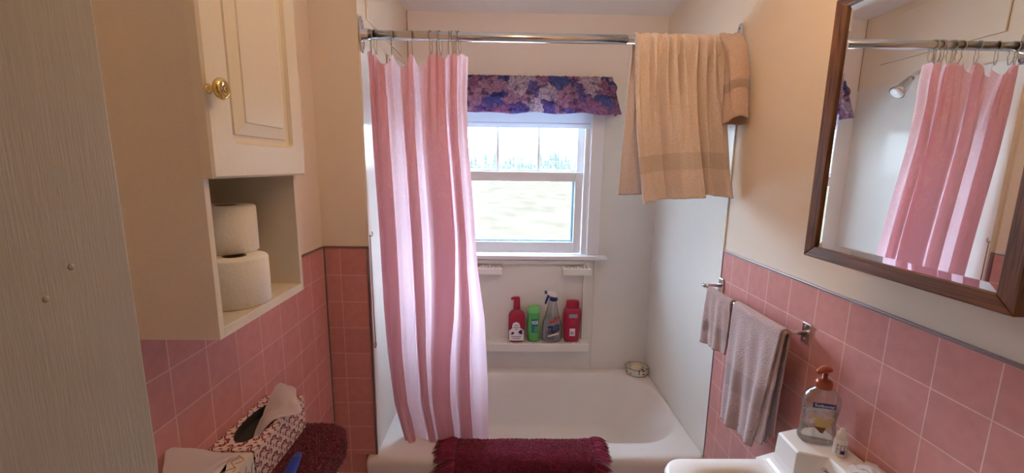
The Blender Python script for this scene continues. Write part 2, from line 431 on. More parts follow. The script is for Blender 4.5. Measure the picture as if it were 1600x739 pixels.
def sprig_mat():
    m, nt, b = new_mat('sprig_china'); N = nt.nodes; L = nt.links
    tc = N.new('ShaderNodeTexCoord'); v = N.new('ShaderNodeTexVoronoi'); v.inputs['Scale'].default_value = 42; v.inputs['Randomness'].default_value = .5
    n = N.new('ShaderNodeTexNoise'); n.inputs['Scale'].default_value = 120; L.new(tc.outputs['Object'], n.inputs['Vector'])
    L.new(tc.outputs['Object'], v.inputs['Vector'])
    a = N.new('ShaderNodeMath'); a.operation = 'MULTIPLY_ADD'; a.inputs[1].default_value = .5; L.new(n.outputs['Fac'], a.inputs[0]); L.new(v.outputs['Distance'], a.inputs[2])
    r = N.new('ShaderNodeValToRGB'); r.color_ramp.interpolation = 'CONSTANT'
    r.color_ramp.elements[0].color = srgb(92,66,92); r.color_ramp.elements[1].position = .48; r.color_ramp.elements[1].color = srgb(232,226,216)
    L.new(a.outputs[0], r.inputs[0]); L.new(r.outputs[0], b.inputs['Base Color']); b.inputs['Roughness'].default_value = .2
    return m
M['sprig'] = sprig_mat()

# ------------------------------------------------------------------ the room
def struct(o): o['kind'] = 'structure'; return o
W = .10
struct(boxo('floor', (-1.0, 1.0, -1.6, 2.55, -.08, 0), M['floor']))
struct(boxo('ceiling', (-1.0, 1.0, -1.6, 2.55, ZC, ZC+.08), M['ceiling']))
wl = struct(boxo('wall_left', (-.90, XL-.006, YD2, YN+.02, 0, ZC), M['paint']))
boxo('tiled_wainscot', (XL-.006, XL, YD, YN, 0, ZT), M['tile_l'], wl)
bevel(boxo('tile_edge_trim', (XL-.006, XL+.003, YD, YN, ZT, ZT+.007), M['edge'], wl), .001)
wn = struct(boxo('wall_alcove', (-.90, XA-.004, YN+.006, 2.51, ZR+.002, ZC), M['paint']))
wlow = struct(boxo('wall_alcove_lower', (-.90, XA-.046, YN+.006, 2.51, 0, ZR+.002), M['paint']))
boxo('tiled_wainscot', (XL, XA, YN, YN+.008, ZR+.0025, ZT), M['tile_n'], wn)
boxo('tiled_base', (XL, XA-.045, YN, YN+.008, 0, ZR+.002), M['tile_n'], wlow)
boxo('tile_edge_trim', (XL, XA+.002, YN-.003, YN+.006, ZT, ZT+.007), M['edge'], wn)
boxo('corner_trim', (XA-.006, XA+.003, YN-.004, YN+.006, ZR+.004, ZT), M['edge'], wn)
boxo('inside_corner_trim', (XL, XL+.005, YN-.005, YN, 0, ZT), M['edge'], wl)
boxo('surround_panel', (XA-.004, XA, YN+.014, YB, ZR+.0025, 2.058), M['panel'], wn)
wr = struct(boxo('wall_right', (XR+.006, 1.0, YD2, 2.51, 0, ZC), M['paint']))
boxo('tiled_wainscot', (XR, XR+.006, YD, 1.600, 0, ZT), M['tile_r'], wr)
bevel(boxo('tile_edge_trim', (XR-.003, XR+.006, YD, 1.603, ZT, ZT+.007), M['edge'], wr), .001)
boxo('side_edge_trim', (XR-.002, XR+.006, 1.599, 1.603, ZR, ZT), M['edge'], wr)
boxo('surround_panel', (XR, XR+.006, 1.606, YB, ZR-.02, 2.058), M['panel'], wr)
# back wall with the window opening
WX0, WX1, WZ0, WZ1 = -.345, .475, 1.10, 1.935
b_ = MB()
b_.box(XA-.10, WX0, YB, YB+.12, 0, ZC); b_.box(WX1, XR+.10, YB, YB+.12, 0, ZC)
b_.box(WX0, WX1, YB, YB+.12, 0, WZ0); b_.box(WX0, WX1, YB, YB+.12, WZ1, ZC)
wb = struct(obj('wall_back', b_.mesh(), M['paint_back']))
b_ = MB()
b_.box(XA, WX0-.002, YB-.004, YB, ZR-.02, 2.085); b_.box(WX1+.002, XR, YB-.004, YB, ZR-.02, 2.085)
b_.box(WX0-.002, WX1+.002, YB-.004, YB, ZR-.02, WZ0); b_.box(WX0-.002, WX1+.002, YB-.004, YB, WZ1+.04, 2.085)
obj('surround_panel', b_.mesh(), M['panel'], wb)
# near wall with the doorway the photo is taken from, and the passage behind it
b_ = MB()
b_.box(-.90, -.372, YD2+.01, YD-.004, 0, ZC); b_.box(.64, 1.0, YD2+.01, YD-.004, 0, ZC); b_.box(-.372, .64, YD2+.01, YD-.004, 2.06, ZC)
struct(obj('wall_near', b_.mesh(), M['paint']))
b_ = MB()
b_.box(-1.0, -.90, -1.6, YD2+.01, 0, ZC); b_.box(.90, 1.0, -1.6, YD2+.01, 0, ZC); b_.box(-1.0, 1.0, -1.7, -1.6, 0, ZC)
struct(obj('wall_passage', b_.mesh(), M['paint']))
dj = struct(boxo('door_1', (-.372, -.350, .235, .388, 0, 2.06), M['jamb'], bev=.003))
j2 = boxo('jamb', (.62, .642, .235, .388, 0, 2.06), M['jamb'], dj, .003)
boxo('head_jamb', (-.350, .62, .235, .388, 2.035, 2.06), M['jamb'], dj, .003)
b_ = MB()
for (y, z) in ((.313,1.525),(.335,1.545),(.345,1.10),(.31,1.12)):
    b_.lathe([(.0028,0),(.0022,.0006),(.0004,.0009)], n=10)
    for i in range(len(b_.v)-30, len(b_.v)):
        p = b_.v[i]; b_.v[i] = (-.350+p[2], y+p[0], z+p[1])
obj('nail_heads', b_.mesh(), M['jamb'], dj, True)
# access hatch in the upper alcove wall: a shallow board with a reveal round it
h = struct(boxo('trim_1', (XA-.004, XA+.003, 1.712, 2.27, 2.172, 2.395), M['paint'], bev=.001))
b_ = MB()
for d in ((1.710,2.272,2.170,2.172),(1.710,2.272,2.395,2.397),(1.710,1.712,2.170,2.397),(2.27,2.272,2.170,2.397)):
    b_.box(XA-.004, XA-.0035, *d)
obj('hatch_gap', b_.mesh(), M['core'], h)
# dark caulk lines in the alcove corners
b_ = MB()
b_.box(XA, XA+.003, YB-.0045, YB-.004, 2.058, ZC)
struct(obj('trim_2', b_.mesh(), M['core']))

# ------------------------------------------------------------------ window
win = struct(thing('window_1', None, None, (0.065, YB, WZ0)))
def wpart(name, m, parent=win, bev=0):
    o = obj(name, m.mesh(), M['white_trim'], parent)
    o.matrix_parent_inverse = Matrix.Translation(-win.location) if parent is win else Matrix()
    if bev: bevel(o, bev)
    return o
m_ = MB()   # casing boards
m_.box(.475, .545, YB-.022, YB-.004, 1.124, 2.0); m_.box(-.415, -.345, YB-.022, YB-.004, 1.124, 2.0)
m_.box(-.415, .545, YB-.022, YB-.004, 1.935, 2.0)
wpart('casing', m_, bev=.003)
m_ = MB()   # reveal lining
m_.box(.470, .476, YB-.006, YB+.12, 1.11, 1.936); m_.box(-.346, -.340, YB-.006, YB+.12, 1.11, 1.936); m_.box(-.345, .475, YB-.006, YB+.12, 1.928, 1.936)
wpart('reveal', m_)
m_ = MB()   # stops between the sashes
m_.box(.446, .470, YB+.005, YB+.022, 1.124, 1.93); m_.box(-.340, -.316, YB+.005, YB+.022, 1.124, 1.93)
m_.box(.452, .470, YB+.062, YB+.068, 1.124, 1.93); m_.box(-.340, -.322, YB+.062, YB+.068, 1.124, 1.93)
m_.box(.452, .470, YB+.10, YB+.12, 1.124, 1.93); m_.box(-.340, -.322, YB+.10, YB+.12, 1.124, 1.93)
wpart('stop', m_, bev=.002)
m_ = MB(); m_.box(-.455, .587, YB-.055, YB+.02, 1.100, 1.124); m_.box(-.34, .47, YB+.02, YB+.12, 1.10, 1.118)
wpart('sill', m_, bev=.004)
m_ = MB()   # lower sash, nearer the room
y0, y1 = YB+.024, YB+.060
m_.box(.400, .446, y0, y1, 1.124, 1.597); m_.box(-.316, -.262, y0, y1, 1.124, 1.597)
m_.box(-.262, .400, y0, y1, 1.124, 1.191); m_.box(-.262, .400, y0, y1, 1.542, 1.597)
ls = wpart('lower_sash', m_, bev=.004)
o = boxo('pane', (-.262, .400, YB+.044, YB+.047, 1.191, 1.542), M['glass'], ls)
m_ = MB()   # screen-like inner storm frame round the lower pane
for d in ((.385,.400,1.191,1.542),(-.262,-.247,1.191,1.542),(-.247,.385,1.191,1.203)):
    m_.box(d[0], d[1], YB+.048, YB+.058, d[2], d[3])
obj('storm_frame', m_.mesh(), mat('pale_blue_plastic', srgb(168,205,214), .3), ls)
m_ = MB()   # upper sash
y0, y1 = YB+.068, YB+.100
m_.box(.413, .452, y0, y1, 1.555, 1.93); m_.box(-.322, -.283, y0, y1, 1.555, 1.93)
m_.box(-.283, .413, y0, y1, 1.555, 1.61); m_.box(-.283, .413, y0, y1, 1.88, 1.93)
m_.box(-.0535, -.0375, y0+.004, y1-.004, 1.61, 1.88); m_.box(.1835, .1995, y0+.004, y1-.004, 1.61, 1.88)
us = wpart('upper_sash', m_, bev=.003)
for x0, x1 in ((-.283,-.0535),(-.0375,.1835),(.1995,.413)):
    boxo('pane', (x0, x1, YB+.083, YB+.086, 1.61, 1.88), M['glass'], us)

# roller shade pulled a little way down behind the valance
rs = thing('roller_shade', 'white vinyl roller shade rolled most of the way up behind the floral valance', 'window shade', (.065, YB-.02, 1.93))
def child(name, mesh, m, parent, smooth=False):
    o = obj(name, mesh, m, parent, smooth)
    o.matrix_parent_inverse = parent.matrix_basis.inverted() if parent.parent is None else Matrix()
    return o
def unparent_fix(): pass
m_ = MB().box(-.34, .468, YB-.012, YB-.0095, 1.862, 1.965)
child('cloth', m_.mesh(), M['shade'], rs)
m_ = MB()
m_.box(-.34, .468, YB-.016, YB-.006, 1.836, 1.862)
o = child('hem_bar', m_.mesh(), M['shade'], rs); bevel(o, .003)
m_ = MB()
for i in range(98):
    x = -.335+i*.0082
    m_.box(x, x+.0042, YB-.0132, YB-.0118, 1.8632, 1.8662)
child('stitching', m_.mesh(), M['grey_print'], o)
o.children[-1].matrix_parent_inverse = Matrix()
m_ = MB().tube([(-.34, YB-.012, 1.965), (.468, YB-.012, 1.965)], .017, 16)
child('roller', m_.mesh(), M['shade'], rs, True)

# valance gathered on its own rod, with returns to the wall
def valance():
    X0, X1, D = -.395, .560, .072
    per = []   # plan path: return, front, return (x, y, normal)
    Lf = X1-X0; tot = Lf+2*D
    def at(s):
        d = s*tot
        if d < D: return X0, YB-.006-d, (-1,0)
        if d > D+Lf: return X1, YB-.006-D+(d-D-Lf), (1,0)
        return X0+d-D, YB-.006-D, (0,-1)
    def fn(u, v):
        x, y, n = at(u)
        d = u*tot
        g = math.sin(d*95+2.2*math.sin(d*17))*.5+nz(d*30, v*1.2)*.9
        amp = .0045+.010*(1-v)
        z = lerp(1.905, 2.098, v)
        if v > .86: amp *= 1.1; z += .006*nz(d*70, 3)
        flare = (1-v)*.050+ (.010 if .60 < v < .86 else 0)*math.sin((v-.60)/.26*PI)
        k = flare + amp*g
        c = 1.0
        z += -.006*(1-v)*nz(d*9, 7)*2
        if n[1] == 0:
            end = (D-d)/D if d < D else (d-D-Lf)/D     # 1 at the wall
            return (x+n[0]*(flare*(1-.2*end)+amp*g*(1-end)), y-flare*.4*(1-end), z)
        return (x+ (flare*((x-(X0+X1)/2)/(Lf/2))), y-k*.6, z)
    me = sheet(fn, 300, 22).mesh('valance')
    uv = me.uv_layers.new(name='UVMap')
    nu, nv = 300, 22
    for p in me.polygons:
        for li in p.loop_indices:
            vi = me.loops[li].vertex_index
            i, j = vi % (nu+1), vi//(nu+1)
            uv.data[li].uv = (i/nu*1.12, j/nv*.2)
    return me
o = obj('valance', valance(), M['floral'], None, True); solid(o, .0015)
tag(o, 'gathered floral valance in blue and mauve above the window', 'valance')

# ------------------------------------------------------------------ outdoors
g = MB()
n_ = 40
gm = sheet(lambda u, v: ((u-.5)*400, 3.2+v*v*300, -.75+.25*nz(u*40, v*20)*v), 60, 60).mesh('ground')
field = mat('dry_field_grass', srgb(60,53,44), .95, var=.16, vscale=.9, stretch=(1,.6,1), spec=0)
struct(obj('ground', gm, field))
struct(boxo('added_bounce_slab', (-6, 6, 2.7, 11.0, -.80, -.70), mat('pale_bounce_surface', srgb(225,222,214), .9, bump=.2, bscale=20, var=.05, vscale=2)))  # added pale slab below the view, bounces skylight up to ceiling and upper walls
fol = mat('pale_conifer_needles', srgb(84,86,80), .95, var=.2, vscale=2, spec=0)
def conifer(hgt, seed):
    rnd = random.Random(seed); m = MB(); k = 11
    for t in range(k):
        z0 = hgt*(.12+.86*t/k); r0 = hgt*.21*(1-t/k)+.08; z1 = z0+hgt*.17
        n = 9; lo = []
        for q in range(n*2):
            a = PI*q/n+rnd.random()*.2; rr = r0*(1 if q % 2 else .68)*(.8+.4*rnd.random())
            lo.append((rr*math.cos(a), rr*math.sin(a), z0-rr*.25))
        hi = [(p[0]*.08, p[1]*.08, z1) for p in lo]
        m.loft([lo, hi])
    return m.mesh('foliage')
protos = [conifer(1, s) for s in range(4)]
trunk_me = MB().tube([(0,0,0),(0,0,.5)], [.02,.014], 7).mesh('trunk')
for me in protos: me.materials.append(fol)
trunk_me.materials.append(M['trunk'])
rt = random.Random(3)
n_t = 0
for row in range(9):
    y = 80+row*4.2
    for i in range(17):
        x = -18+i*2.2+(row*.87) % 2.2+rt.uniform(-.15,.15)
        hgt = rt.choice((1.7,2.0,2.2,2.5,2.8,3.1,3.5,4.4) if row > 2 else (1.3,1.6,1.9,2.3,2.7))*rt.uniform(.9,1.1)
        hgt *= 1.22
        t = thing('conifer_tree', 'pale hazy conifer in the tree line beyond the field outside the window', 'tree', (x, y+rt.uniform(-.4,.4), -.78), 'tree line beyond the field')
        t.scale = (min(.80, hgt*.36)/.25, min(.80, hgt*.36)/.25, hgt)
        for nm, me in (('foliage', protos[n_t % 4]), ('trunk', trunk_me)):
            c = bpy.data.objects.new(nm, me); COL.objects.link(c); c.parent = t
        n_t += 1

# ------------------------------------------------------------------ bathtub
tb = thing('bathtub', 'white enamelled built-in bathtub filling the window alcove', 'bathtub', (.16, 1.98, 0))
x0, x1, y0, y1 = XA-.042, XR-.001, 1.576, YB-.006
loops = [rrect(x0,x1,y0+.014,y1,.012,0), rrect(x0,x1,y0+.014,y1,.012,.05), rrect(x0,x1,y0+.004,y1,.014,.36),
         rrect(x0,x1,y0,y1,.014,.382), rrect(x0,x1,y0+.002,y1,.016,.398), rrect(x0+.004,x1,y0+.010,y1,.018,.409), rrect(x0+.01,x1-.002,y0+.022,y1-.002,.022,.4145), rrect(x0+.02,x1-.004,y0+.036,y1-.004,.03,ZR)]
ix0, ix1, iy0, iy1 = -.465, .838, 1.688, 2.318
loops += [rrect(ix0-.02,ix1+.008,iy0-.02,iy1+.014,.225,ZR), rrect(ix0-.004,ix1+.002,iy0-.005,iy1+.004,.222,ZR-.002), rrect(ix0+.004,ix1-.006,iy0+.005,iy1-.006,.215,ZR-.012),
          rrect(ix0+.012,ix1-.022,iy0+.014,iy1-.014,.205,ZR-.05), rrect(ix0+.03,ix1-.09,iy0+.032,iy1-.03,.19,.24), rrect(ix0+.05,ix1-.16,iy0+.055,iy1-.05,.17,.13), rrect(ix0+.08,ix1-.21,iy0+.09,iy1-.085,.14,.085), rrect(ix0+.13,ix1-.28,iy0+.15,iy1-.15,.1,.072)]
o = child('basin', MB().loft(loops, False, True).mesh('basin'), M['porcelain'], tb)
autosmooth(o, 60)
m_ = MB().lathe([(.024,0),(.024,.003),(.012,.004)], (-.28, 2.0, .074), n=20)
child('drain', m_.mesh(), M['chrome'], tb, True)

# moulded recess with soap ledges under the window
sp = thing('molded_shelf_panel', 'white molded bath wall recess with ridged shelves under the window', 'bath shelf', (.06, YB, .5))
m_ = MB()
PX0, PX1, PZ0, PZ1 = -.37, .502, .545, 1.092
RX0, RX1, RZ0, RZ1 = -.345, .462, .60, 1.07
yo, yi = YB-.030, YB-.006
m_.box(PX0,RX0,yo,yi,PZ0,PZ1); m_.box(RX1,PX1,yo,yi,PZ0,PZ1); m_.box(RX0,RX1,yo,yi,RZ1,PZ1); m_.box(RX0,RX1,YB-.0045,YB-.003,RZ0,RZ1)
o = child('recess_frame', m_.mesh(), M['panel'], sp); bevel(o, .004)
m_ = MB(); m_.box(PX0, PX1-.003, YB-.098, yi, .560, .612)
o = child('bottle_shelf', m_.mesh(), M['panel'], sp); bevel(o, .006, 3)
m_ = MB()
for i in range(50):
    x = RX0+.004+i*.0163
    if x > RX1-.01: break
    m_.box(x, x+.007, YB-.092, YB-.03, .611, .617)
child('ridges', m_.mesh(), M['panel'], o).matrix_parent_inverse = Matrix()
for (a, b2) in ((-.345+.05, -.012), (.335, .497)):
    m_ = MB(); m_.box(a, b2, YB-.085, yi, 1.018, 1.058)
    o = child('soap_ledge', m_.mesh(), M['panel'], sp); bevel(o, .005, 3)
    m_ = MB(); x = a+.006
    while x < b2-.012:
        m_.box(x, x+.009, YB-.080, YB-.032, 1.057, 1.066); x += .0185
    child('ridges', m_.mesh(), M['panel'], o).matrix_parent_inverse = Matrix()
for xj in (.528, -.44):
    o = child('joint_strip', MB().box(xj,xj+.008,YB-.010,YB-.004,ZR+.004,1.10).mesh(), M['panel'], sp); bevel(o, .002)

# ------------------------------------------------------------------ text helper
def lettering(txt, size, parent, m, R, c, z, a0=0, ry=None, slant=0, tilt=0, off=.0006, name='lettering', width=None, bold=0):
    """flat letters wrapped round an upright cylinder/ellipse (front faces -y at angle 0)"""
    cu = bpy.data.curves.new('t', 'FONT'); cu.body = txt; cu.size = size; cu.align_x = 'CENTER'; cu.shear = slant
    cu.resolution_u = 3; cu.offset = bold
    to = bpy.data.objects.new('t', cu); COL.objects.link(to)
    bpy.context.view_layer.update()
    me = bpy.data.meshes.new_from_object(to.evaluated_get(bpy.context.evaluated_depsgraph_get()))
    bpy.data.objects.remove(to)
    ry = ry or R
    xs = [v.co.x for v in me.vertices]
    sc = 1 if not width else width/(max(xs)-min(xs))
    for v in me.vertices:
        x, y = v.co.x*sc, v.co.y
        y += x*tilt
        a = a0+x/R
        v.co = ((R+off)*math.sin(a)+c[0], -(ry+off)*math.cos(a)+c[1], z+y)
    me.materials.clear()
    return child(name, me, m, parent)
def patch(parent, m, R, c, z0, z1, a0, a1, ry=None, off=.0004, shape=None, n=16, nz_=6, name='label_print'):
    ry = ry or R
    def fn(u, v):
        a, z = lerp(a0, a1, u), lerp(z0, z1, v)
        if shape: a, z = shape(u, v)
        return ((R+off)*math.sin(a)+c[0], -(ry+off)*math.cos(a)+c[1], z)
    return child(name, sheet(fn, n, nz_).mesh(), m, parent)

# ------------------------------------------------------------------ bottles on the shelf
SZ = .617; SY = YB-.060
# red pump bottle
bx = .075
t = thing('pump_bottle', 'red pump bottle with white label, leftmost on the bath shelf', 'bottle', (bx, SY, SZ))
m_ = MB().lathe([(.040,0),(.047,.006),(.048,.02),(.048,.150),(.046,.163),(.036,.178),(.020,.190),(.018,.196)], (bx,SY,SZ), 1, .62, 32, 3.2)
child('body', m_.mesh(), M['red'], t, True)
m_ = MB().lathe([(.0185,.194),(.0195,.200),(.018,.236),(.016,.262),(.014,.266)], (bx,SY,SZ), n=20)
m_.tube([(bx-.004,SY,SZ+.258),(bx-.02,SY-.006,SZ+.261),(bx-.034,SY-.012,SZ+.256)], [.009,.008,.006], 10)
child('pump_head', m_.mesh(), M['red'], t, True)
R1, c1 = .0485, (bx, SY)
fl = .030
m_ = sheet(lambda u, v: (bx-.045+.086*u, SY-fl-.0012-.0006*math.sin(u*PI), SZ+.012+(.060+.025*math.sin(u*PI))*v), 14, 4)
child('label_print', m_.mesh(), M['white_print'], t)
m_ = MB().lathe([(.026,0),(.0255,.0004)], (0,0,0), n=8)
m_.v = [(bx-.004+p[0]*.92, SY-fl-.0020-p[2], SZ+.098+p[1]*1.05) for p in m_.v]; m_.f = [f[::-1] for f in m_.f]
child('badge', m_.mesh(), M['white_print'], t)
for (xa, xb, z) in ((-.016,.010,.103),(-.020,.014,.090),(-.012,.006,.079),(-.030,.026,.034),(-.022,.020,.022)):
    child('print_line', MB().box(bx+xa, bx+xb, SY-fl-.0030, SY-fl-.0022, SZ+z, SZ+z+.005).mesh(), M['grey_print'], t)
m_ = MB()
for (xa, za, xb, zb) in ((-.036,.052,-.012,.060),(.006,.062,.038,.072),(.010,.055,.040,.058)):
    m_.add([(bx+xa,SY-fl-.0030,SZ+za),(bx+lerp(xa,xb,.5),SY-fl-.0030,SZ+za-.004),(bx+xb,SY-fl-.0030,SZ+zb),(bx+lerp(xa,xb,.5),SY-fl-.0030,SZ+zb+.006)], [(0,1,2,3)])
child('leaf_marks', m_.mesh(), M['navy_print'], t)
# green bottle
bx = .173
t = thing('shampoo_bottle', 'small green bottle with a darker teal label panel between red pump and spray bottle', 'bottle', (bx, SY, SZ))
m_ = MB().lathe([(.029,0),(.033,.005),(.034,.02),(.034,.168),(.033,.172)], (bx,SY,SZ), 1, .72, 30, 2.6)
child('body', m_.mesh(), M['green'], t, True)
m_ = MB().lathe([(.0335,.173),(.0345,.177),(.034,.203),(.031,.210),(.02,.212)], (bx,SY,SZ), 1, .72, 30, 2.6)
child('cap', m_.mesh(), M['green_lid'], t, True)
patch(t, M['teal'], .034, (bx,SY), SZ+.058, SZ+.14, -.42, .95, .0262, name='label_print', off=.001)
lettering('VO5', .027, t, M['white_print'], .034, (bx,SY), SZ+.110, .22, .0262, off=.0018, width=.040, bold=.0012)
for k, z in enumerate((.088,.076,.066)):
    child('print_line', MB().box(bx+.004, bx+.024-.003*k, SY-.0285, SY-.0270, SZ+z, SZ+z+.005).mesh(), M['green_lid'], t)
# clear trigger sprayer
bx = .281
t = thing('spray_bottle', 'clear trigger spray bottle with navy lettering on the bath shelf', 'bottle', (bx, SY, SZ))
prof = [(.050,0),(.058,.006),(.060,.018),(.060,.085),(.056,.115),(.046,.142)]
m_ = MB().lathe(prof+[(.034,.185),(.025,.225),(.020,.243),(.020,.250)], (bx,SY,SZ), 1, .56, 32, 2.4)
child('body', m_.mesh(), M['clear'], t, True)
m_ = MB().lathe([(r*.955,z*.985+.002) for r, z in prof], (bx,SY,SZ), 1, .54, 32, 2.4)
child('liquid', m_.mesh(), M['blue_liquid'], t, True)
m_ = MB().lathe([(.022,.246),(.0235,.249),(.0235,.264),(.021,.267)], (bx+.006,SY,SZ), n=22)
child('collar', m_.mesh(), M['navy'], t, True)
hd = MB().loft([[(bx+dx, SY+s*.011, SZ+z) for (dx, z, s) in ((-.034,.286,-1),(-.034,.286,1))] + [(bx-.030,SY+.011,SZ+.300),(bx-.030,SY-.011,SZ+.300)],
                [(bx-.012,SY-.013,SZ+.272),(bx-.012,SY+.013,SZ+.272),(bx-.012,SY+.013,SZ+.303),(bx-.012,SY-.013,SZ+.303)],
                [(bx+.012,SY-.013,SZ+.266),(bx+.012,SY+.013,SZ+.266),(bx+.014,SY+.012,SZ+.298),(bx+.014,SY-.012,SZ+.298)],
                [(bx+.026,SY-.010,SZ+.266),(bx+.026,SY+.010,SZ+.266),(bx+.025,SY+.008,SZ+.282),(bx+.025,SY-.008,SZ+.282)]])
o = child('sprayer_head', hd.mesh(), M['plastic_white'], t); bevel(o, .003)
m_ = MB().tube([(bx-.034,SY,SZ+.295),(bx-.047,SY,SZ+.293)], .010, 12)
child('nozzle', m_.mesh(), M['navy'], t, True)
m_ = MB().tube([(bx-.022,SY,SZ+.278),(bx-.030,SY,SZ+.258),(bx-.038,SY,SZ+.236),(bx-.040,SY,SZ+.224)], [.008,.0075,.0065,.005], 10)
child('trigger', m_.mesh(), M['navy'], t, True)
m_ = MB().tube([(bx+.006,SY,SZ+.25),(bx+.004,SY,SZ+.12),(bx-.002,SY,SZ+.01)], .0022, 8)
child('dip_tube', m_.mesh(), M['plastic_white'], t, True)
lettering('TILEX', .052, t, M['navy_print'], .060, (bx,SY), SZ+.068, .10, .0342, slant=.3, tilt=.22, off=.0022, width=.080, bold=.0022)
m_ = sheet(lambda u, v: (bx-.018+.062*u, SY-.0335-.0025*math.sin(u*PI), SZ+.118+.012*v+.022*u), 10, 1)
child('label_print', m_.mesh(), M['red_print'], t)
m_ = sheet(lambda u, v: (bx-.026+.064*u, SY-.0345-.0025*math.sin(u*PI), SZ+.036+.009*v+.018*u), 10, 1)
child('label_print', m_.mesh(), M['white_print'], t)
# red shampoo bottle
bx = .398
t = thing('shampoo_bottle', 'dark red flip-top bottle, rightmost on the bath shelf', 'bottle', (bx, SY, SZ))
m_ = MB().lathe([(.036,0),(.042,.006),(.045,.05),(.050,.12),(.051,.165),(.049,.190),(.042,.202),(.036,.204)], (bx,SY,SZ), 1, .56, 32, 3)
child('body', m_.mesh(), M['red'], t, True)
m_ = MB().lathe([(.037,.205),(.0385,.209),(.037,.240),(.032,.248),(.02,.250)], (bx,SY,SZ), 1, .64, 32, 3)
child('cap', m_.mesh(), M['red'], t, True)
m_ = MB()
for z0, z1, a, b2 in ((.150,.172,-.022,.026),):
    m_.box(bx+a, bx+b2, SY-.0292, SY-.0278, SZ+z0, SZ+z1)
child('label_print', m_.mesh(), M['grey_print'], t)
m_ = MB().box(bx-.016, bx+.016, SY-.0276, SY-.0262, SZ+.040, SZ+.085)
child('label_print', m_.mesh(), M['white_print'], t)
for z, a, b2 in ((.135,-.016,.02),(.126,-.014,.016),(.117,-.016,.02),(.106,-.012,.014)):
    child('print_line', MB().box(bx+a, bx+b2, SY-.0292, SY-.0272, SZ+z, SZ+z+.004).mesh(), M['red_print'], t)
m_ = MB()
for k in range(7):
    m_.box(bx-.012+k*.0034, bx-.0105+k*.0034, SY-.0282, SY-.0277, SZ+.048, SZ+.068)
child('barcode', m_.mesh(), M['navy_print'], t)

# soap dish and soap on the tub corner
sx, sy = .797, 2.322
t = thing('soap_dish', 'octagonal white china soap dish with dark sprigs on the tub corner', 'soap dish', (sx, sy, ZR))
def octo(r, z): return [(sx+r*math.cos(PI/8+k*PI/4)*1.08, sy+r*math.sin(PI/8+k*PI/4), z+ZR) for k in range(8)]
m_ = MB().loft([octo(.050,0), octo(.058,.004), octo(.062,.042), octo(.058,.046), octo(.053,.042), octo(.049,.016), octo(.03,.012)])
o = child('dish', m_.mesh(), M['sprig'], t); bevel(o, .0015)
m_ = MB()
for r, z in ((.0595,.004),(.0625,.044)):
    l = octo(r, z)
    m_.tube([Vector(p) for p in l]+[Vector(l[0])], .0014, 6)
child('dark_rim_line', m_.mesh(), mat('dark_china_line', srgb(74,52,58), .3), t)
m_ = MB().lathe([(.02,0),(.036,.004),(.040,.012),(.036,.020),(.02,.024)], (0,0,0), 1, .68, 24, 2.6)
o = obj('soap_bar', m_.mesh(), M['soapbar'], None, True); o.location = (sx-.003, sy, ZR+.0285); o.rotation_euler = (.12,-.1,.5)
tag(o, 'cream bar of soap lying in the octagonal soap dish', 'soap')

# ------------------------------------------------------------------ shower rod, hooks, curtain, shower head
RY, RZ, RR = 1.632, 2.092, .0165
t = thing('shower_rod', 'long chrome shower curtain rod across the tub alcove', 'curtain rod', (.16, RY, RZ))
m_ = MB().tube([(XA+.004,RY,RZ),(.44,RY,RZ)], RR, 24); child('rod', m_.mesh(), M['rod_chrome'], t, True)
m_ = MB().tube([(.43,RY,RZ),(XR-.004,RY,RZ)], RR*.86, 24); child('inner_rod', m_.mesh(), M['rod_chrome'], t, True)
for s, xw in ((1, XA), (-1, XR)):
    m_ = MB()
    l = []
    for dx, k in ((.0004,1.0),(.004,1.0),(.006,.86)):
        l.append([(xw+s*dx, RY+.022*k*math.copysign(abs(math.cos(a))**.8, math.cos(a)), RZ+.064*k*math.sin(a)) for a in [2*PI*q/28 for q in range(28)]])
    m_.loft(l)
    m_.tube([(xw+s*.004,RY,RZ),(xw+s*.030,RY,RZ)], [.024,.021], 20)
    o = child('flange', m_.mesh(), M['chrome'], t); autosmooth(o)
    for dz in (.046, -.046):
        m_ = MB().tube([(xw+s*.005,RY,RZ+dz),(xw+s*.0078,RY,RZ+dz)], [.006,.004], 10)
        q = child('screw', m_.mesh(), M['wire'], o, True); q.matrix_parent_inverse = Matrix()

HX = [-.496,-.480,-.420,-.347,-.277,-.256,-.243,-.213,-.199,-.187,-.174]
def hook_mesh():
    pts = []
    r = RR+.0022
    for k in range(15):      # over the top of the rod
        a = math.radians(-62+ (304)*k/14)
        pts.append((r*math.cos(a)*1.0, r*math.sin(a)))
    left = [(-.006,-.028),(-.010,-.040),(-.003,-.058),(0,-.066)]
    right = [(.004,-.066),(.008,-.050),(.010,-.034),(.007,-.024)]
    path = [(.0, y, z) for (y, z) in ([(p[0], p[1]) for p in right]+pts+[(p[0], p[1]) for p in left])]
    m = MB().tube(path, .0016, 6)
    return m.mesh('hook')
hm = hook_mesh(); hm.materials.append(M['wire'])
hm.polygons.foreach_set('use_smooth', [True]*len(hm.polygons))
names = ['nearest the left wall', 'second from the left wall', 'third from the left wall', 'alone in the middle over the sagging hem', 'fifth from the left wall']
for i, x in enumerate(HX):
    o = bpy.data.objects.new('curtain_hook', hm); COL.objects.link(o)
    o.location = (x, RY, RZ); o.rotation_euler = (0, random.uniform(-.05,.05), [.5,-.3,.35,.2,-.4,.3,-.5,.2,-.2,.4,-.35][i])
    if i < 5: lab = 'wire curtain hook on the chrome rod, '+names[i]
    else: lab = 'wire curtain hook among the close bunch at the right end of the pink curtain'
    tag(o, lab, 'curtain hook', 'wire hooks holding the shower curtain')

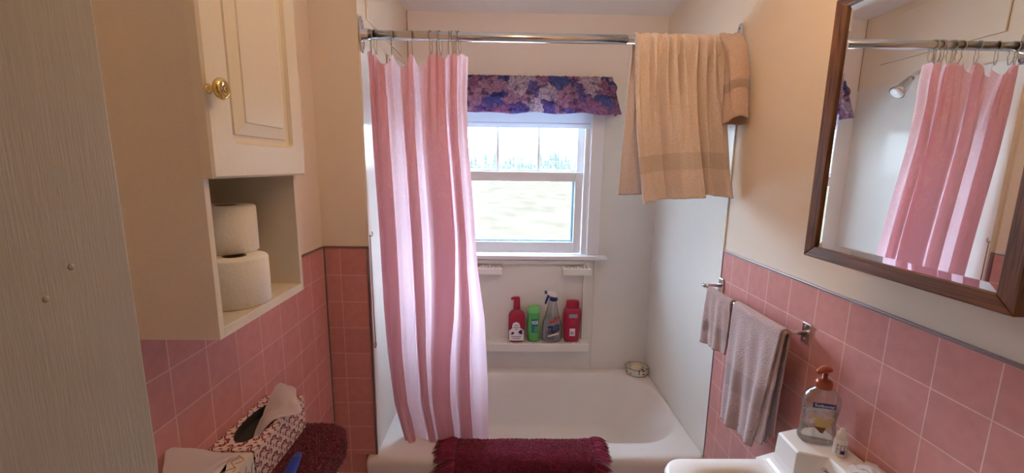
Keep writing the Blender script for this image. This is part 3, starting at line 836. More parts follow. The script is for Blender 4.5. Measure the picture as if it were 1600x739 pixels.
EL = [(.18,-.40),(.35,-.43),(.459,-.45),(.592,-.478),(.834,-.496),(1.041,-.503),(1.42,-.505),(1.787,-.509),(2.03,-.513)]
ER = [(.18,-.062),(.41,-.065),(.701,-.068),(1.001,-.082),(1.212,-.108),(1.534,-.129),(1.731,-.144),(1.882,-.149),(2.03,-.145)]
# plan of the folds at mid height and at the hem: (share of the width, depth; negative = towards the room)
PLAN_MID = [(0,.004),(.02,-.018),(.075,-.022),(.082,-.012),(.03,-.002),(.028,.006),(.07,.008),(.075,-.006),(.085,-.028),(.12,-.034),(.175,-.030),(.19,-.016),(.17,-.006),(.11,.002),(.11,.010),(.17,.014),(.22,.020),(.275,.018),(.31,.004),(.34,-.004),(.35,-.020),(.39,-.030),(.445,-.026),(.455,-.012),(.43,-.002),(.38,.004),(.38,.012),(.44,.018),(.49,.022),(.525,.012),(.53,-.014),(.56,-.032),(.66,-.040),(.765,-.034),(.79,-.018),(.76,-.006),(.62,.0),(.60,.008),(.63,.014),(.76,.018),(.795,.020),(.808,.0),(.83,-.024),(.885,-.026),(.90,-.012),(.86,-.002),(.84,.004),(.86,.012),(.90,.008),(.92,-.012),(.96,-.022),(1,-.010)]
WARP = [(0,0),(.075,.055),(.18,.13),(.28,.25),(.36,.31),(.45,.37),(.53,.41),(.78,.56),(.80,.655),(.85,.72),(1,1)]
def smooth_plan(P, wx=.38, n=1120):
    pts = []
    for i in range(len(P)-1):
        q = [P[min(max(i+d,0),len(P)-1)] for d in (-1,0,1,2)]
        for k in range(12):
            f = k/12
            pts.append(tuple(.5*((2*q[1][c])+(-q[0][c]+q[2][c])*f+(2*q[0][c]-5*q[1][c]+4*q[2][c]-q[3][c])*f*f+(-q[0][c]+3*q[1][c]-3*q[2][c]+q[3][c])*f**3) for c in (0,1)))
    pts.append(P[-1])
    L0 = [0]
    for a, b2 in zip(pts, pts[1:]): L0.append(L0[-1]+math.hypot((b2[0]-a[0])*wx, b2[1]-a[1]))
    out = []; j = 0
    for k in range(n+1):
        d = L0[-1]*k/n
        while j < len(L0)-2 and L0[j+1] < d: j += 1
        f = (d-L0[j])/max(1e-9, L0[j+1]-L0[j])
        out.append((lerp(pts[j][0],pts[j+1][0],f), lerp(pts[j][1],pts[j+1][1],f)))
    return out
PM = smooth_plan(PLAN_MID)
PLo = [(interp(WARP, x) if 0 <= x <= 1 else x, d*1.05) for x, d in PM]
PT = [(x+.006*math.sin(x*64), d*.62+.006*math.sin(x*83+1)) for x, d in PM]
def curtain_fn(u, v):
    z = lerp(.20, 2.033, v)
    i = min(int(u*1120+.5), 1120)
    k = min(1, max(0, (v-.22)/.42)); k = k*k*(3-2*k)
    kt = min(1, max(0, (v-.80)/.18)); kt = kt*kt*(3-2*kt)
    q = [lerp(lerp(PLo[i][c], PM[i][c], k), PT[i][c], kt) for c in (0,1)]
    top = max(0, (v-.90)/.10)
    a, b2 = interp(EL, z), interp(ER, z)
    x = lerp(a, b2, q[0])
    y = 1.632+(2.035-z)*.058+q[1]*(1.30-.45*top)
    y += .003*nz(u*9, v*2.4)+(.007*nz(u*26, v*14, 4)+.005*nz(u*55, v*30, 8))*top*(1-top*.6)
    x += .0025*nz(u*7, v*2.5, 9)
    # hem hangs from the hooks and sags between them
    if top > 0:
        gap = 0
        for p, q2 in zip(HX, HX[1:]):
            if p <= x <= q2:
                w = q2-p; s = (x-p)/w; gap = min(.058, w*.75)*4*s*(1-s)
        if x > HX[-1]: gap = .012*min(1, (x-HX[-1])/.03)
        z -= gap*top
        y -= .2*gap*top
    return (x, y, z)
me = sheet(curtain_fn, 560, 140).mesh('curtain')
uv = me.uv_layers.new(name='UVMap')
for p in me.polygons:
    for li in p.loop_indices:
        vi = me.loops[li].vertex_index; uv.data[li].uv = ((vi % 561)/560*1.6, (vi//561)/140)
o = obj('shower_curtain', me, M['curtain'], None, True)
tag(o, 'pink damask shower curtain drawn to the left and tucked into the tub', 'shower curtain')
sh = thing('wall_shower', 'chrome shower head on the left alcove wall, seen in the mirror', 'shower head', (XA, 2.0, 2.08))
m_ = MB().tube([(XA-.002,2.0,2.085),(XA+.03,2.0,2.088),(XA+.06,1.998,2.07),(XA+.085,1.996,2.045)], .009, 12); child('arm', m_.mesh(), M['chrome'], sh, True)
m_ = MB().tube([(XA+.001,2.0,2.085),(XA+.006,2.0,2.085)], [.028,.018], 20); child('escutcheon', m_.mesh(), M['chrome'], sh, True)
m_ = MB().tube([(XA+.078,1.996,2.052),(XA+.092,1.994,2.036),(XA+.115,1.992,2.008),(XA+.140,1.990,1.984)], [.013,.017,.024,.033], 20); child('head', m_.mesh(), M['rod_chrome'], sh, True)
m_ = MB().tube([(XA+.1395,1.990,1.9845),(XA+.143,1.990,1.981)], [.029,.027], 20); child('spray_face', m_.mesh(), M['plastic_white'], sh, True)

pc = thing('pull_cord', 'thin brown pull cord with a ring end beside the curtain at the alcove edge', 'cord', (XA, 1.62, 1.35))
m_ = MB().tube([(XA+.004,1.622,1.358),(XA+.005,1.6225,1.2),(XA+.004,1.627,1.05),(XA+.005,1.630,.908)], .0016, 6); child('string', m_.mesh(), M['cord'], pc, True)
m_ = MB().tube([(XA+.004, 1.631+.009*math.sin(a), .897+.011*math.cos(a)) for a in [2*PI*k/20 for k in range(21)]], .0018, 6); child('ring', m_.mesh(), M['cord'], pc, True)
m_ = MB().tube([(XA-.001,1.62,1.352),(XA+.012,1.62,1.352),(XA+.016,1.62,1.362),(XA+.012,1.62,1.370)], .002, 8); child('wall_hook', m_.mesh(), M['wire'], pc, True)

# ------------------------------------------------------------------ towels on the rod
def uvgrid(me, nu, nv):
    uv = me.uv_layers.new(name='UVMap')
    for p in me.polygons:
        for li in p.loop_indices:
            vi = me.loops[li].vertex_index; uv.data[li].uv = ((vi % (nu+1))/nu, (vi//(nu+1))/nv)
PLE = [(0,.0),(.05,-.016),(.09,.016),(.17,.006),(.235,-.016),(.29,.014),(.345,-.016),(.39,.016),(.44,-.018),(.49,.018),(.545,-.018),(.60,.016),(.655,-.018),(.71,.018),(.77,-.018),(.83,.016),(.885,-.014),(.945,.014),(1,-.008)]
PLE2 = [(0,-.012),(.10,.012),(.20,.030),(.29,.020),(.33,-.010),(.42,-.034),(.54,-.040),(.640,-.032),(.668,.034),(.74,.036),(.80,.010),(.86,.024),(.94,-.016),(1,-.004)]
def bath_towel(u, v):
    """v 0 = front hem, .5 = over the rod, 1 = back hem"""
    rr = RR+.0032
    front = v < .47; back = v > .53
    s = v/.47 if front else ((1-v)/.47 if back else 1)     # 0 hem .. 1 rod
    k = s*s
    d = lerp(sinterp(PLE2, u), sinterp(PLE, u), min(1, k*1.3))
    xt = lerp(.462, .795, u)
    if front:
        xb = lerp(.515, .852, u); zb = interp([(0,1.494),(.25,1.512),(.5,1.522),(.66,1.522),(.70,1.532),(1,1.520)], u)
    else:
        xb = lerp(.452, .80, u); zb = interp([(0,1.520),(1,1.545)], u)
    e = (1-s)**1.5 if s < 1 else 0
    x = lerp(xt, xb, e)
    if front:
        z = lerp(zb, RZ, s); y = lerp(1.556, RY-rr, s**.6)+d*lerp(1.2, 1.25, k)+.004*nz(u*6, s*4)
        y = min(y, RY-rr+.004) if s > .9 else y
    elif back:
        z = lerp(zb, RZ, s); y = lerp(1.672, RY+rr, s**.6)-d*lerp(.8, .4, k)
    else:
        a = PI*(v-.47)/.06
        z = RZ+rr*math.sin(a)*(1+.12*math.sin(u*55)); y = RY-rr*math.cos(a)+d*.55*math.cos(a)
        y = RY-(rr)*math.cos(a)+d*.55*abs(math.cos(a))
    x += .005*math.sin(u*38+2)*(k)
    return (x, y, z)
me = sheet(bath_towel, 150, 150).mesh('bath_towel'); uvgrid(me, 150, 150)
o = obj('bath_towel', me, M['towel'], None, True); solid(o, .006); 
tag(o, 'large tan bath towel hanging in folds over the shower rod', 'towel')
def rolled_towel(u, v):
    """a folded towel over the rod next to the wall; its open lower fold shows"""
    a = 2*PI*u
    s = v       # 0 bottom edge, 1 on the rod
    zc = lerp(1.800, RZ+.022, s)
    hx = lerp(.036, .032, s); cx = lerp(.818, .816, s)
    hy = interp([(0,.030),(.35,.032),(.75,.029),(.93,.026),(1,.004)], s)
    cy = interp([(0,1.525),(.5,1.545),(.82,1.575),(.95,1.61),(1,RY)], s)
    wob = .004*math.sin(3*a+4*s)+.005*nz(math.cos(a)*2, math.sin(a)*2, s*3)
    ca, sa = math.cos(a), math.sin(a)
    x = cx+(hx+wob)*math.copysign(abs(ca)**.7, ca); y = cy+(hy+wob*(1-s))*math.copysign(abs(sa)**.8, sa)
    z = zc+(1-s)*(-.012*sa+.018*ca*0-.010*abs(ca)) + (.006*math.sin(a*5) if s > .9 else 0)
    return (min(x, XR-.006), y, z)
me = sheet(rolled_towel, 60, 60).mesh('hand_towel'); uvgrid(me, 60, 60)
o = obj('hand_towel', me, M['towel2'], None, True); solid(o, .006)
tag(o, 'short folded brown towel on the rod between bath towel and right wall', 'towel')

# ------------------------------------------------------------------ towel bar, hand towel, washcloth
BX, BZ = .789, 1.174
t = thing('towel_bar', 'chrome towel bar on the pink tiles left of the sink', 'towel rack', (XR, 1.35, BZ))
m_ = MB().tube([(BX,1.594,BZ),(BX,1.112,BZ)], .0055, 14); child('bar', m_.mesh(), M['chrome'], t, True)
for y in (1.588, 1.112):
    m_ = MB(); m_.box(XR-.007, XR-.0005, y-.017, y+.017, BZ-.030, BZ+.030)
    o = child('bracket', m_.mesh(), M['chrome'], t); bevel(o, .005, 3)
    m_ = MB().tube([(XR-.004,y,BZ),(BX+.02,y,BZ),(BX+.004,y,BZ)], [.0075,.0055,.0055], 12); m_.tube([(BX,y-.006,BZ),(BX,y+.006,BZ)], .0075, 12)
    q = child('arm', m_.mesh(), M['chrome'], o, True); q.matrix_parent_inverse = Matrix()
    for dz in (.019, -.019):
        m_ = MB().tube([(XR-.0068,y,BZ+dz),(XR-.0088,y,BZ+dz)], [.005,.0035], 10)
        q = child('screw', m_.mesh(), M['wire'], o, True); q.matrix_parent_inverse = Matrix()
def bar_towel(ya0, ya1, yb0, yb1, zf0, zf1, zbk, rr, seed, amp, nu=60, nv=120, gap=0):
    """sheet over the bar: front hangs on the room side; ya/yb = far and near edges at bar and hem"""
    def fn(u, v):
        front = v < .47; back = v > .53
        s = v/.47 if front else ((1-v)/.47 if back else 1)
        yt = lerp(ya0, ya1, u); yb = lerp(yb0, yb1, u)
        y = lerp(yb, yt, s**1.2)
        w = amp*(1-s)**.7*(math.sin(u*11+seed)+.6*math.sin(u*23+seed*2+s*3))+.003*nz(u*5, s*6, seed)
        if front:
            z = lerp(lerp(zf0, zf1, u), BZ, s); x = lerp(BX-rr-.010, BX-rr, s**.5)+w*.8
        elif back:
            z = lerp(zbk, BZ, s); x = lerp(BX+rr+.008+gap, BX+rr, s**.5)+w*.4
        else:
            a = PI*(v-.47)/.06; z = BZ+rr*math.sin(a); x = BX-rr*math.cos(a)
        return (x, y, z)
    me = sheet(fn, nu, nv).mesh('towel'); uvgrid(me, nu, nv)
    return me
t = thing('hand_towel', 'mauve brown hand towel doubled over the towel bar nearest the sink', 'towel', (BX, 1.22, .8))
o = child('outer_layer', bar_towel(1.345,1.098,1.352,1.150,.762,.788,.80,.0135,1.3,.010), M['towel3'], t, True); solid(o, .005)
o = child('inner_layer', bar_towel(1.340,1.090,1.340,1.120,.79,.815,.84,.0078,2.1,.003, gap=.004), M['towel3'], t, True); solid(o, .004)
o = obj('washcloth', bar_towel(1.538,1.372,1.541,1.368,.962,.985,1.03,.0082,4.2,.007,40,70), M['towel4'], None, True); solid(o, .005)
tag(o, 'small mauve washcloth on the far end of the towel bar', 'washcloth')

# ------------------------------------------------------------------ medicine cabinet with bevelled mirror
MX = .700; my0, my1, mz0, mz1 = .538, .951, 1.433, 1.985
t = thing('medicine_cabinet', 'oak framed mirror cabinet on the right wall above the pink tiles', 'medicine cabinet', (XR, .745, mz0))
m_ = MB().box(MX+.020, XR+.005, my0+.006, my1-.006, mz0+.004, mz1-.004)
def wooduv(me):
    uv = me.uv_layers.new(name='UVMap')
    for p in me.polygons:
        n = p.normal
        cs = [me.vertices[i].co for i in p.vertices]
        ey = max(c.y for c in cs)-min(c.y for c in cs); ez = max(c.z for c in cs)-min(c.z for c in cs)
        for li in p.loop_indices:
            c = me.vertices[me.loops[li].vertex_index].co
            uv.data[li].uv = (c.y, c.z+c.x) if ey > ez else (c.z, c.y+c.x)
    return me
child('case', wooduv(m_.mesh()), M['oak'], t)
fw = .0285
m_ = MB()
def miter(p0, p1, q0, q1):   # outer edge p, inner edge q (y,z)
    v = []
    for x, ins in ((MX+.019,0),(MX,0)):
        v += [(x,*p0),(x,*p1),(x+(0.003 if x == MX else 0),*q1),(x+(0.003 if x == MX else 0),*q0)]
    m_.add(v, [(0,1,2,3),(7,6,5,4),(0,4,5,1),(1,5,6,2),(2,6,7,3),(3,7,4,0)])
o4 = [(my0,mz0),(my1,mz0),(my1,mz1),(my0,mz1)]; i4 = [(my0+fw,mz0+fw*.85),(my1-fw,mz0+fw*.85),(my1-fw,mz1-fw*.7),(my0+fw,mz1-fw*.7)]
for k in range(4): miter(o4[k], o4[(k+1)%4], i4[k], i4[(k+1)%4])
me = m_.mesh(); bm = bmesh.new(); bm.from_mesh(me); bmesh.ops.recalc_face_normals(bm, faces=bm.faces); bm.to_mesh(me); bm.free()
o = child('frame', wooduv(me), M['oak'], t); bevel(o, .002)
g0, g1, h0, h1 = my0+fw-.002, my1-fw+.002, mz0+fw*.85-.002, mz1-fw*.7+.002; bw = .016
v = [(MX+.0085,g0,h0),(MX+.0085,g1,h0),(MX+.0085,g1,h1),(MX+.0085,g0,h1),(MX+.0068,g0+bw,h0+bw),(MX+.0068,g1-bw,h0+bw),(MX+.0068,g1-bw,h1-bw),(MX+.0068,g0+bw,h1-bw)]
m_ = MB().add(v, [(7,6,5,4),(0,4,5,1),(1,5,6,2),(2,6,7,3),(3,7,4,0)])
me = m_.mesh(); bm = bmesh.new(); bm.from_mesh(me); bmesh.ops.recalc_face_normals(bm, faces=bm.faces)
if bm.faces[:][0].normal.x > 0: bmesh.ops.reverse_faces(bm, faces=bm.faces[:])
bm.to_mesh(me); bm.free()
child('mirror', me, M['mirror'], t)

# ------------------------------------------------------------------ wall cabinet
CX, DX = -.500, -.480; cy0, cy1, cz0, czs, cz1 = .707, 1.018, 1.319, 1.600, 2.10
t = thing('wall_cabinet', 'white wall cabinet with brass knobbed door above an open niche on the left wall', 'cabinet', (XL, .86, cz0))
p = .013
m_ = MB()
m_.box(XL-.005, CX, cy0, cy0+p, cz0, cz1); m_.box(XL-.005, CX, cy1-p, cy1, cz0, cz1); m_.box(XL-.005, XL+.003, cy0+p, cy1-p, cz0, cz1)
m_.box(XL+.003, CX, cy0+p, cy1-p, cz0, cz0+.019); m_.box(XL+.003, CX-.004, cy0+p, cy1-p, czs+.004, czs+.019); m_.box(XL+.003, CX, cy0+p, cy1-p, cz1-.015, cz1)
o = child('case', m_.mesh(), M['cab_melamine'], t); bevel(o, .001)
# door with a routed raised panel whose upper end arches out of the frame
d0, d1, e0, e1 = cy0-.001, cy1+.008, czs+.002, cz1+.004
def doorloop(i, x, z_in=None):
    a, b2, c, d = d0+i, d1-i, e0+i*1.0, e1-i
    return [(x,a,c),(x,b2,c),(x,b2,d),(x,a,d)]
def rl(a, b2, c, d, r, x, n=5):
    return [(x, q[0], q[1]) for q in [(pp[0], pp[1]) for pp in rrect(a, b2, c, d, r, 0, n)]]
L_ = []
L_.append(rl(d0,d1,e0,e1,.001,CX)); L_.append(rl(d0,d1,e0,e1,.001,DX-.004)); L_.append(rl(d0+.004,d1-.004,e0+.004,e1-.004,.002,DX))
L_.append(rl(d0+.058,d1-.050,e0+.060,e1-.055,.014,DX)); L_.append(rl(d0+.062,d1-.054,e0+.064,e1-.059,.012,DX-.008)); L_.append(rl(d0+.070,d1-.062,e0+.072,e1-.067,.006,DX-.011))
L_.append(rl(d0+.0745,d1-.0665,e0+.0765,e1-.0715,.002,DX-.011)); L_.append(rl(d0+.0755,d1-.0675,e0+.0775,e1-.0725,.002,DX-.007)); L_.append(rl(d0+.100,d1-.088,e0+.100,e1-.095,.002,DX-.002)); L_.append(rl(d0+.101,d1-.089,e0+.101,e1-.096,.002,DX+.0004))
m_ = MB().loft(L_, True, True)
me = m_.mesh(); bm = bmesh.new(); bm.from_mesh(me); bmesh.ops.recalc_face_normals(bm, faces=bm.faces); bm.to_mesh(me); bm.free()
dr = child('door', me, M['cab'], t)
kz, ky = 1.746, .712
m_ = MB()
prof = [(.0080,0),(.0085,.002),(.0055,.004),(.005,.011),(.008,.0145),(.0155,.017),(.0175,.021),(.0162,.025),(.0105,.0275),(.0100,.027),(.003,.0285)]
loops = [[(DX+z, ky+r*math.cos(2*PI*k/28), kz+r*math.sin(2*PI*k/28)) for k in range(28)] for r, z in prof]
m_.loft(loops)
q = child('knob', m_.mesh(), M['brass'], dr, True); q.matrix_parent_inverse = Matrix()

def roll(x, y, z, lab, rx=.056):
    t = thing('toilet_paper_roll', lab, 'toilet paper', (x, y, z), 'toilet paper rolls in the cabinet niche')
    h = .100
    n = 40
    def ring(r, zz, wob=0): return [(x+r*math.cos(2*PI*k/n)*(1+wob*nz(k*.4, zz*30, x*9)), y+r*math.sin(2*PI*k/n)*(1+wob*nz(k*.4, zz*30, x*9)), z+zz) for k in range(n)]
    m = MB().loft([ring(.022,.0005), ring(rx-.003,0), ring(rx,.003,.01), ring(rx,.05,.02), ring(rx,h-.004,.01), ring(rx-.003,h), ring(.022,h)], False, False)
    child('paper', m.mesh(), M['paper'], t, True)
    c = MB().loft([ring(.022,h-.001), ring(.0205,h), ring(.0205,.001), ring(.022,0)], False, False)
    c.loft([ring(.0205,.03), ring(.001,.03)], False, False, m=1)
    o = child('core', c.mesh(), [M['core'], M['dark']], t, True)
    return t
zz = cz0+.0195
roll(-.560, .858, zz, 'toilet paper roll at the front of the niche, lower layer', .061)
roll(-.640, .942, zz, 'toilet paper roll mostly hidden behind the front lower roll', .052)
roll(-.598, .905, zz+.1005, 'toilet paper roll on the upper layer with its core facing up', .055)
roll(-.606, .7745, zz+.1005, 'toilet paper roll on the upper layer half hidden by the niche edge', .053)
roll(-.640, .780, zz, 'toilet paper roll at the back of the niche by its near side', .050)

# ------------------------------------------------------------------ toilet, plush cover, tissue boxes
tl = thing('toilet', 'white toilet on the left wall under a burgundy plush tank cover', 'toilet', (-.45, .86, 0))
tc = (.60, 1.165)
L_ = [rrect(-.690,-.500,.65,1.115,.03,.40), rrect(-.694,-.490,.63,1.14,.035,.43), rrect(-.694,-.485,.62,1.15,.035,.80), rrect(-.690,-.495,.63,1.14,.03,.803)]
o = child('tank', MB().loft(L_).mesh(), M['porcelain'], tl); autosmooth(o)
L_ = [rrect(-.698,-.486,.612,1.160,.03,.803), rrect(-.698,-.484,.610,1.162,.03,.812), rrect(-.698,-.486,.612,1.160,.03,.826), rrect(-.69,-.50,.625,1.147,.03,.832)]
o = child('tank_lid', MB().loft(L_).mesh(), M['porcelain'], tl); autosmooth(o)
def ell(cx, cy, rx, ry, z, n=32): return [(cx+rx*math.cos(2*PI*k/n), cy+ry*math.sin(2*PI*k/n), z) for k in range(n)]
o = child('bowl', MB().loft([ell(-.32,.885,.20,.12,0), ell(-.32,.885,.19,.11,.08), ell(-.30,.885,.18,.11,.20), ell(-.27,.885,.22,.17,.34), ell(-.26,.885,.235,.185,.40), ell(-.26,.885,.20,.15,.40), ell(-.27,.885,.16,.11,.30), ell(-.29,.885,.07,.05,.20)], True, True).mesh(), M['porcelain'], tl, True)
o = child('seat_lid', MB().loft([ell(-.26,.885,.235,.185,.402), ell(-.26,.885,.24,.19,.412), ell(-.26,.885,.235,.185,.428), ell(-.26,.885,.18,.13,.432)]).mesh(), M['plastic_white'], tl, True)
m_ = MB().tube([(-.484,.70,.74),(-.47,.70,.74),(-.465,.74,.735)], .006, 10); child('flush_handle', m_.mesh(), M['chrome'], tl, True)

def tufts(points, length, wid, mat_, name, parent, lean=.5, seed=1, droop=0):
    rnd = random.Random(seed); v = []; f = []
    for (p, n) in points:
        p = Vector(p); n = Vector(n).normalized()
        d = (n+Vector((rnd.uniform(-1,1), rnd.uniform(-1,1), rnd.uniform(-1,1)))*lean); d.z -= droop; d.normalize()
        a = d.orthogonal().normalized(); b2 = d.cross(a)
        L1 = length*rnd.uniform(.6,1.15); w = wid*rnd.uniform(.7,1.2); r0 = rnd.random()*6
        i = len(v)
        for k in range(3):
            q = r0+k*2.094; v.append(p+(a*math.cos(q)+b2*math.sin(q))*w-n*.001)
        mid = p+d*L1*.6
        for k in range(3):
            q = r0+k*2.094; v.append(mid+(a*math.cos(q)+b2*math.sin(q))*w*.9)
        v.append(p+d*L1)
        for k in range(3):
            k2 = (k+1) % 3
            f += [(i+k,i+k2,i+3+k2,i+3+k),(i+3+k,i+3+k2,i+6)]
    m = MB(); m.v = [tuple(q) for q in v]; m.f = f; m.mi = [0]*len(f)
    o = child(name, m.mesh(), mat_, parent, True); return o
cov = thing('tank_cover', 'burgundy shag cover over the toilet tank lid under the tissue boxes', 'tank cover', (-.58, .89, .80))
cL = [rrect(-.701,-.474,.600,1.172,.045,.765), rrect(-.701,-.470,.595,1.178,.05,.80), rrect(-.701,-.471,.596,1.177,.05,.836), rrect(-.699,-.478,.604,1.169,.055,.846), rrect(-.68,-.50,.625,1.148,.06,.851)]
m_ = MB().loft(cL, False, True)
base = child('backing', m_.mesh(), M['burg'], cov, True)
me = base.data
pts = []
rnd = random.Random(5)
me.calc_loop_triangles()
tris = []
for tr in me.loop_triangles:
    a, b2, c = [me.vertices[i].co for i in tr.vertices]
    n = (b2-a).cross(c-a); ar = n.length/2
    if ar > 1e-9: tris.append((a, b2, c, n.normalized(), ar))
tot = sum(q[4] for q in tris)
for (a, b2, c, n, ar) in tris:
    if (a.x+b2.x+c.x)/3 < -.698: continue
    k = ar/tot*22000; k = int(k)+(1 if rnd.random() < k-int(k) else 0)
    for _ in range(k):
        r1, r2 = math.sqrt(rnd.random()), rnd.random()
        q = a*(1-r1)+b2*(r1*(1-r2))+c*(r1*r2)
        if q.x < -.585 and .64 < q.y < 1.15 and n.z > .8: continue    # flattened under the boxes
        pts.append((q, n))
tufts(pts, .0095, .0014, M['burg'], 'pile', cov, .75, 2, .15)

def tissue_box(name_lab, y0, y1, m, prints):
    x0, x1, z0, z1 = -.700, -.588, .8535, .955
    cyy = (y0+y1)/2; cxx = (x0+x1)/2
    t = thing('tissue_box', name_lab, 'tissue box', (cxx, cyy, z0))
    n = 10
    def oval(k, z, sx_=.040, sy_=.092):
        out = []
        for pnt in rrect(-1,1,-1,1,.98,0,n):
            out.append((cxx+pnt[0]*sx_*k, cyy+pnt[1]*sy_*k, z))
        return out
    mb = MB().loft([rrect(x0,x1,y0,y1,.0012,z0,n), rrect(x0,x1,y0,y1,.0012,z1,n), oval(1,z1)], True, False)
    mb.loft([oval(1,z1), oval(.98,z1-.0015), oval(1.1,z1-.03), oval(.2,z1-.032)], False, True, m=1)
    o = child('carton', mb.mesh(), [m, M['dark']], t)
    me = o.data
    return t, o
def netsheet(rows, nu, nv, seed, amp, bulge=(0,0,0)):
    def fn(u, v):
        k = v*(len(rows)-1); i = min(int(k), len(rows)-2); f = k-i
        a0 = Vector(rows[max(i-1,0)][0]); 
        def cr(j):
            P = [Vector(rows[min(max(i+d,0),len(rows)-1)][j]) for d in (-1,0,1,2)]
            return .5*((2*P[1])+(-P[0]+P[2])*f+(2*P[0]-5*P[1]+4*P[2]-P[3])*f*f+(-P[0]+3*P[1]-3*P[2]+P[3])*f**3)
        p = cr(0).lerp(cr(1), u)
        w = math.sin(u*PI)
        p += Vector(bulge)*w*math.sin(min(1,v*1.6)*PI/2)
        p += Vector((nz(u*5,v*5,seed), nz(u*5,v*5,seed+5), nz(u*5,v*5,seed+11)))*amp*(.3+.7*min(1,v*3))
        p += Vector((1,-1,0))*amp*.35*math.sin(u*13+seed+v*2)
        return tuple(p)
    return sheet(fn, nu, nv).mesh('tissue')
T1 = [[(-.642,.985,.930),(-.629,.975,.930)], [(-.648,1.03,.955),(-.604,1.01,.965)], [(-.644,1.06,.98),(-.546,1.05,.962)], [(-.641,1.09,1.006),(-.572,1.08,.977)], [(-.628,1.11,1.016),(-.587,1.11,.999)]]
T2 = [[(-.696,.79,1.040),(-.666,.72,.961)],[(-.694,.82,1.028),(-.627,.73,.962)],[(-.669,.85,1.000),(-.605,.76,.962)],[(-.639,.875,.973),(-.617,.82,.960)],[(-.598,.893,.9625),(-.626,.865,.9595)]]
t, o = tissue_box('maroon scroll patterned tissue box on the burgundy tank cover', .905, 1.148, M['scroll'], True)
q = child('tissue', netsheet(T1, 20, 26, 2.0, .006, (.012,-.012,.006)), M['sheer_tissue'], t, True)
t, o = tissue_box('cream tissue box with thin line print, nearer end of the tank cover', .655, .8985, M['cream_box'], False)
q = child('tissue', netsheet(T2, 22, 26, 6.0, .004, (.003,-.003,.006)), M['sheer_tissue'], t, True)
for k, (ya, yb) in enumerate(((.86,.895),(.835,.88),(.80,.85))):
    for pth in ([(-.606+.012*math.sin(s*5+k), lerp(ya, yb, s), .9556) for s in [q/10 for q in range(11)]], [(-.5875, lerp(ya, yb, s), .905+.02*math.sin(s*5+k*2)) for s in [q/10 for q in range(11)]]):
        child('line_print', MB().tube(pth, .0007, 5).mesh(), M['gold'], o).matrix_parent_inverse = Matrix()
for k in range(4):
    child('line_print', MB().tube([(-.5875, .80+.025*k+.02*s, .875+.06*s+.012*math.sin(s*7+k)) for s in [q/10 for q in range(11)]], .0007, 5).mesh(), M['slate'], o).matrix_parent_inverse = Matrix()

# blue handle lying on the cover
m_ = MB()
L_ = []
for k in range(9):
    s = k/8
    cx, cy = lerp(-.500,-.540,s)-.005, lerp(.80,1.016,s); w = lerp(.021,.0125,s) if k < 8 else .009; h = .0055 if k < 8 else .003; z = .8665
    L_.append([(cx+w*math.cos(a), cy+.16*w*math.cos(a), z+h*math.sin(a)) for a in [2*PI*q/14 for q in range(14)]])
m_.loft(L_)
hb = thing('hairbrush', 'flat blue plastic handle lying on the burgundy tank cover', 'brush', (-.52, .85, .862))
child('handle', m_.mesh(), M['blue'], hb, True)
L_ = []
for k in range(9):
    s = k/8; cx, cy = lerp(-.500,-.487,s)-.005, lerp(.805,.69,s); w = .021+.012*math.sin(s*PI); h = .0065
    L_.append([(cx+w*math.cos(a), cy, .868+h*math.sin(a)) for a in [2*PI*q/14 for q in range(14)]])
child('head', MB().loft(L_).mesh(), M['blue'], hb, True)
m_ = MB()
for i in range(8):
    for j in range(5):
        x, y = -.515+j*.009, .71+i*.011; m_.tube([(x,y,.872),(x,y,.886)], [.0012,.0006], 5)
child('bristles', m_.mesh(), M['plastic_white'], hb)

# ------------------------------------------------------------------ sink
sk = thing('sink', 'white porcelain sink with raised back ledge at lower right', 'sink', (.66, .75, .85))
def shear(l): return l
def srim(i, z, r): return rrect(.424+i, .858, .47+i, 1.022-i, r, z)
L_ = [rrect(.50,.858,.56,.94,.08,.70), rrect(.44,.858,.485,1.006,.07,.775), srim(.002,.80,.062), srim(0,.838,.062), srim(.003,.847,.060), srim(.010,.8505,.056)]
bx0, bx1, by0, by1 = .478, .700, .520, .972
L_ += [rrect(bx0-.012,bx1+.012,by0-.012,by1+.012,.075,.8505), rrect(bx0,bx1,by0,by1,.07,.846), rrect(bx0+.010,bx1-.008,by0+.012,by1-.014,.065,.828), rrect(bx0+.03,bx1-.02,by0+.04,by1-.05,.06,.76), rrect(bx0+.07,bx1-.06,by0+.13,by1-.14,.04,.715)]
o = child('basin', MB().loft(L_, True, True).mesh(), M['porcelain'], sk); autosmooth(o, 55)
# raised ledge: profile along the wall with a slope-faced notch behind the taps
def ledge(e, z, nd):
    x1 = .858
    return [(x1,1.020+e*.3,z),(.775-e*.6,1.008+e,z),(.727-e,.994+e*.8,z),(.723-e*1.2,.915,z),(.784-nd,.893,z),(.784-nd,.600,z),(.723-e*1.2,.578,z),(.727-e,.500-e*.5,z),(x1,.480-e*.2,z)]
L_ = [ledge(.034,.8500,.034), ledge(.024,.8525,.030), ledge(.0155,.857,.027), ledge(.0095,.863,.025), ledge(.005,.872,.022), ledge(.002,.888,.018), ledge(0,.943,0), ledge(-.004,.947,-.002)]
o = child('back_ledge', MB().loft(L_, False, True).mesh(), M['porcelain'], sk); bevel(o, .0035, 3, 25)
m_ = MB()
m_.tube([(.735,.845,.853),(.735,.845,.905)], [.020,.015], 16); m_.tube([(.735,.845,.905),(.735,.845,.925)], [.018,.016], 16)
m_.tube([(.752,.862,.938),(.742,.845,.940),(.718,.806,.962)], [.007,.010,.0065], 12)
o = child('tap_handle', m_.mesh(), M['chrome'], sk, True)
m_ = MB()
m_.tube([(.735,.66,.853),(.735,.66,.925)], [.020,.016], 16); m_.tube([(.745,.65,.930),(.735,.66,.928),(.705,.70,.940)], [.007,.009,.006], 10)
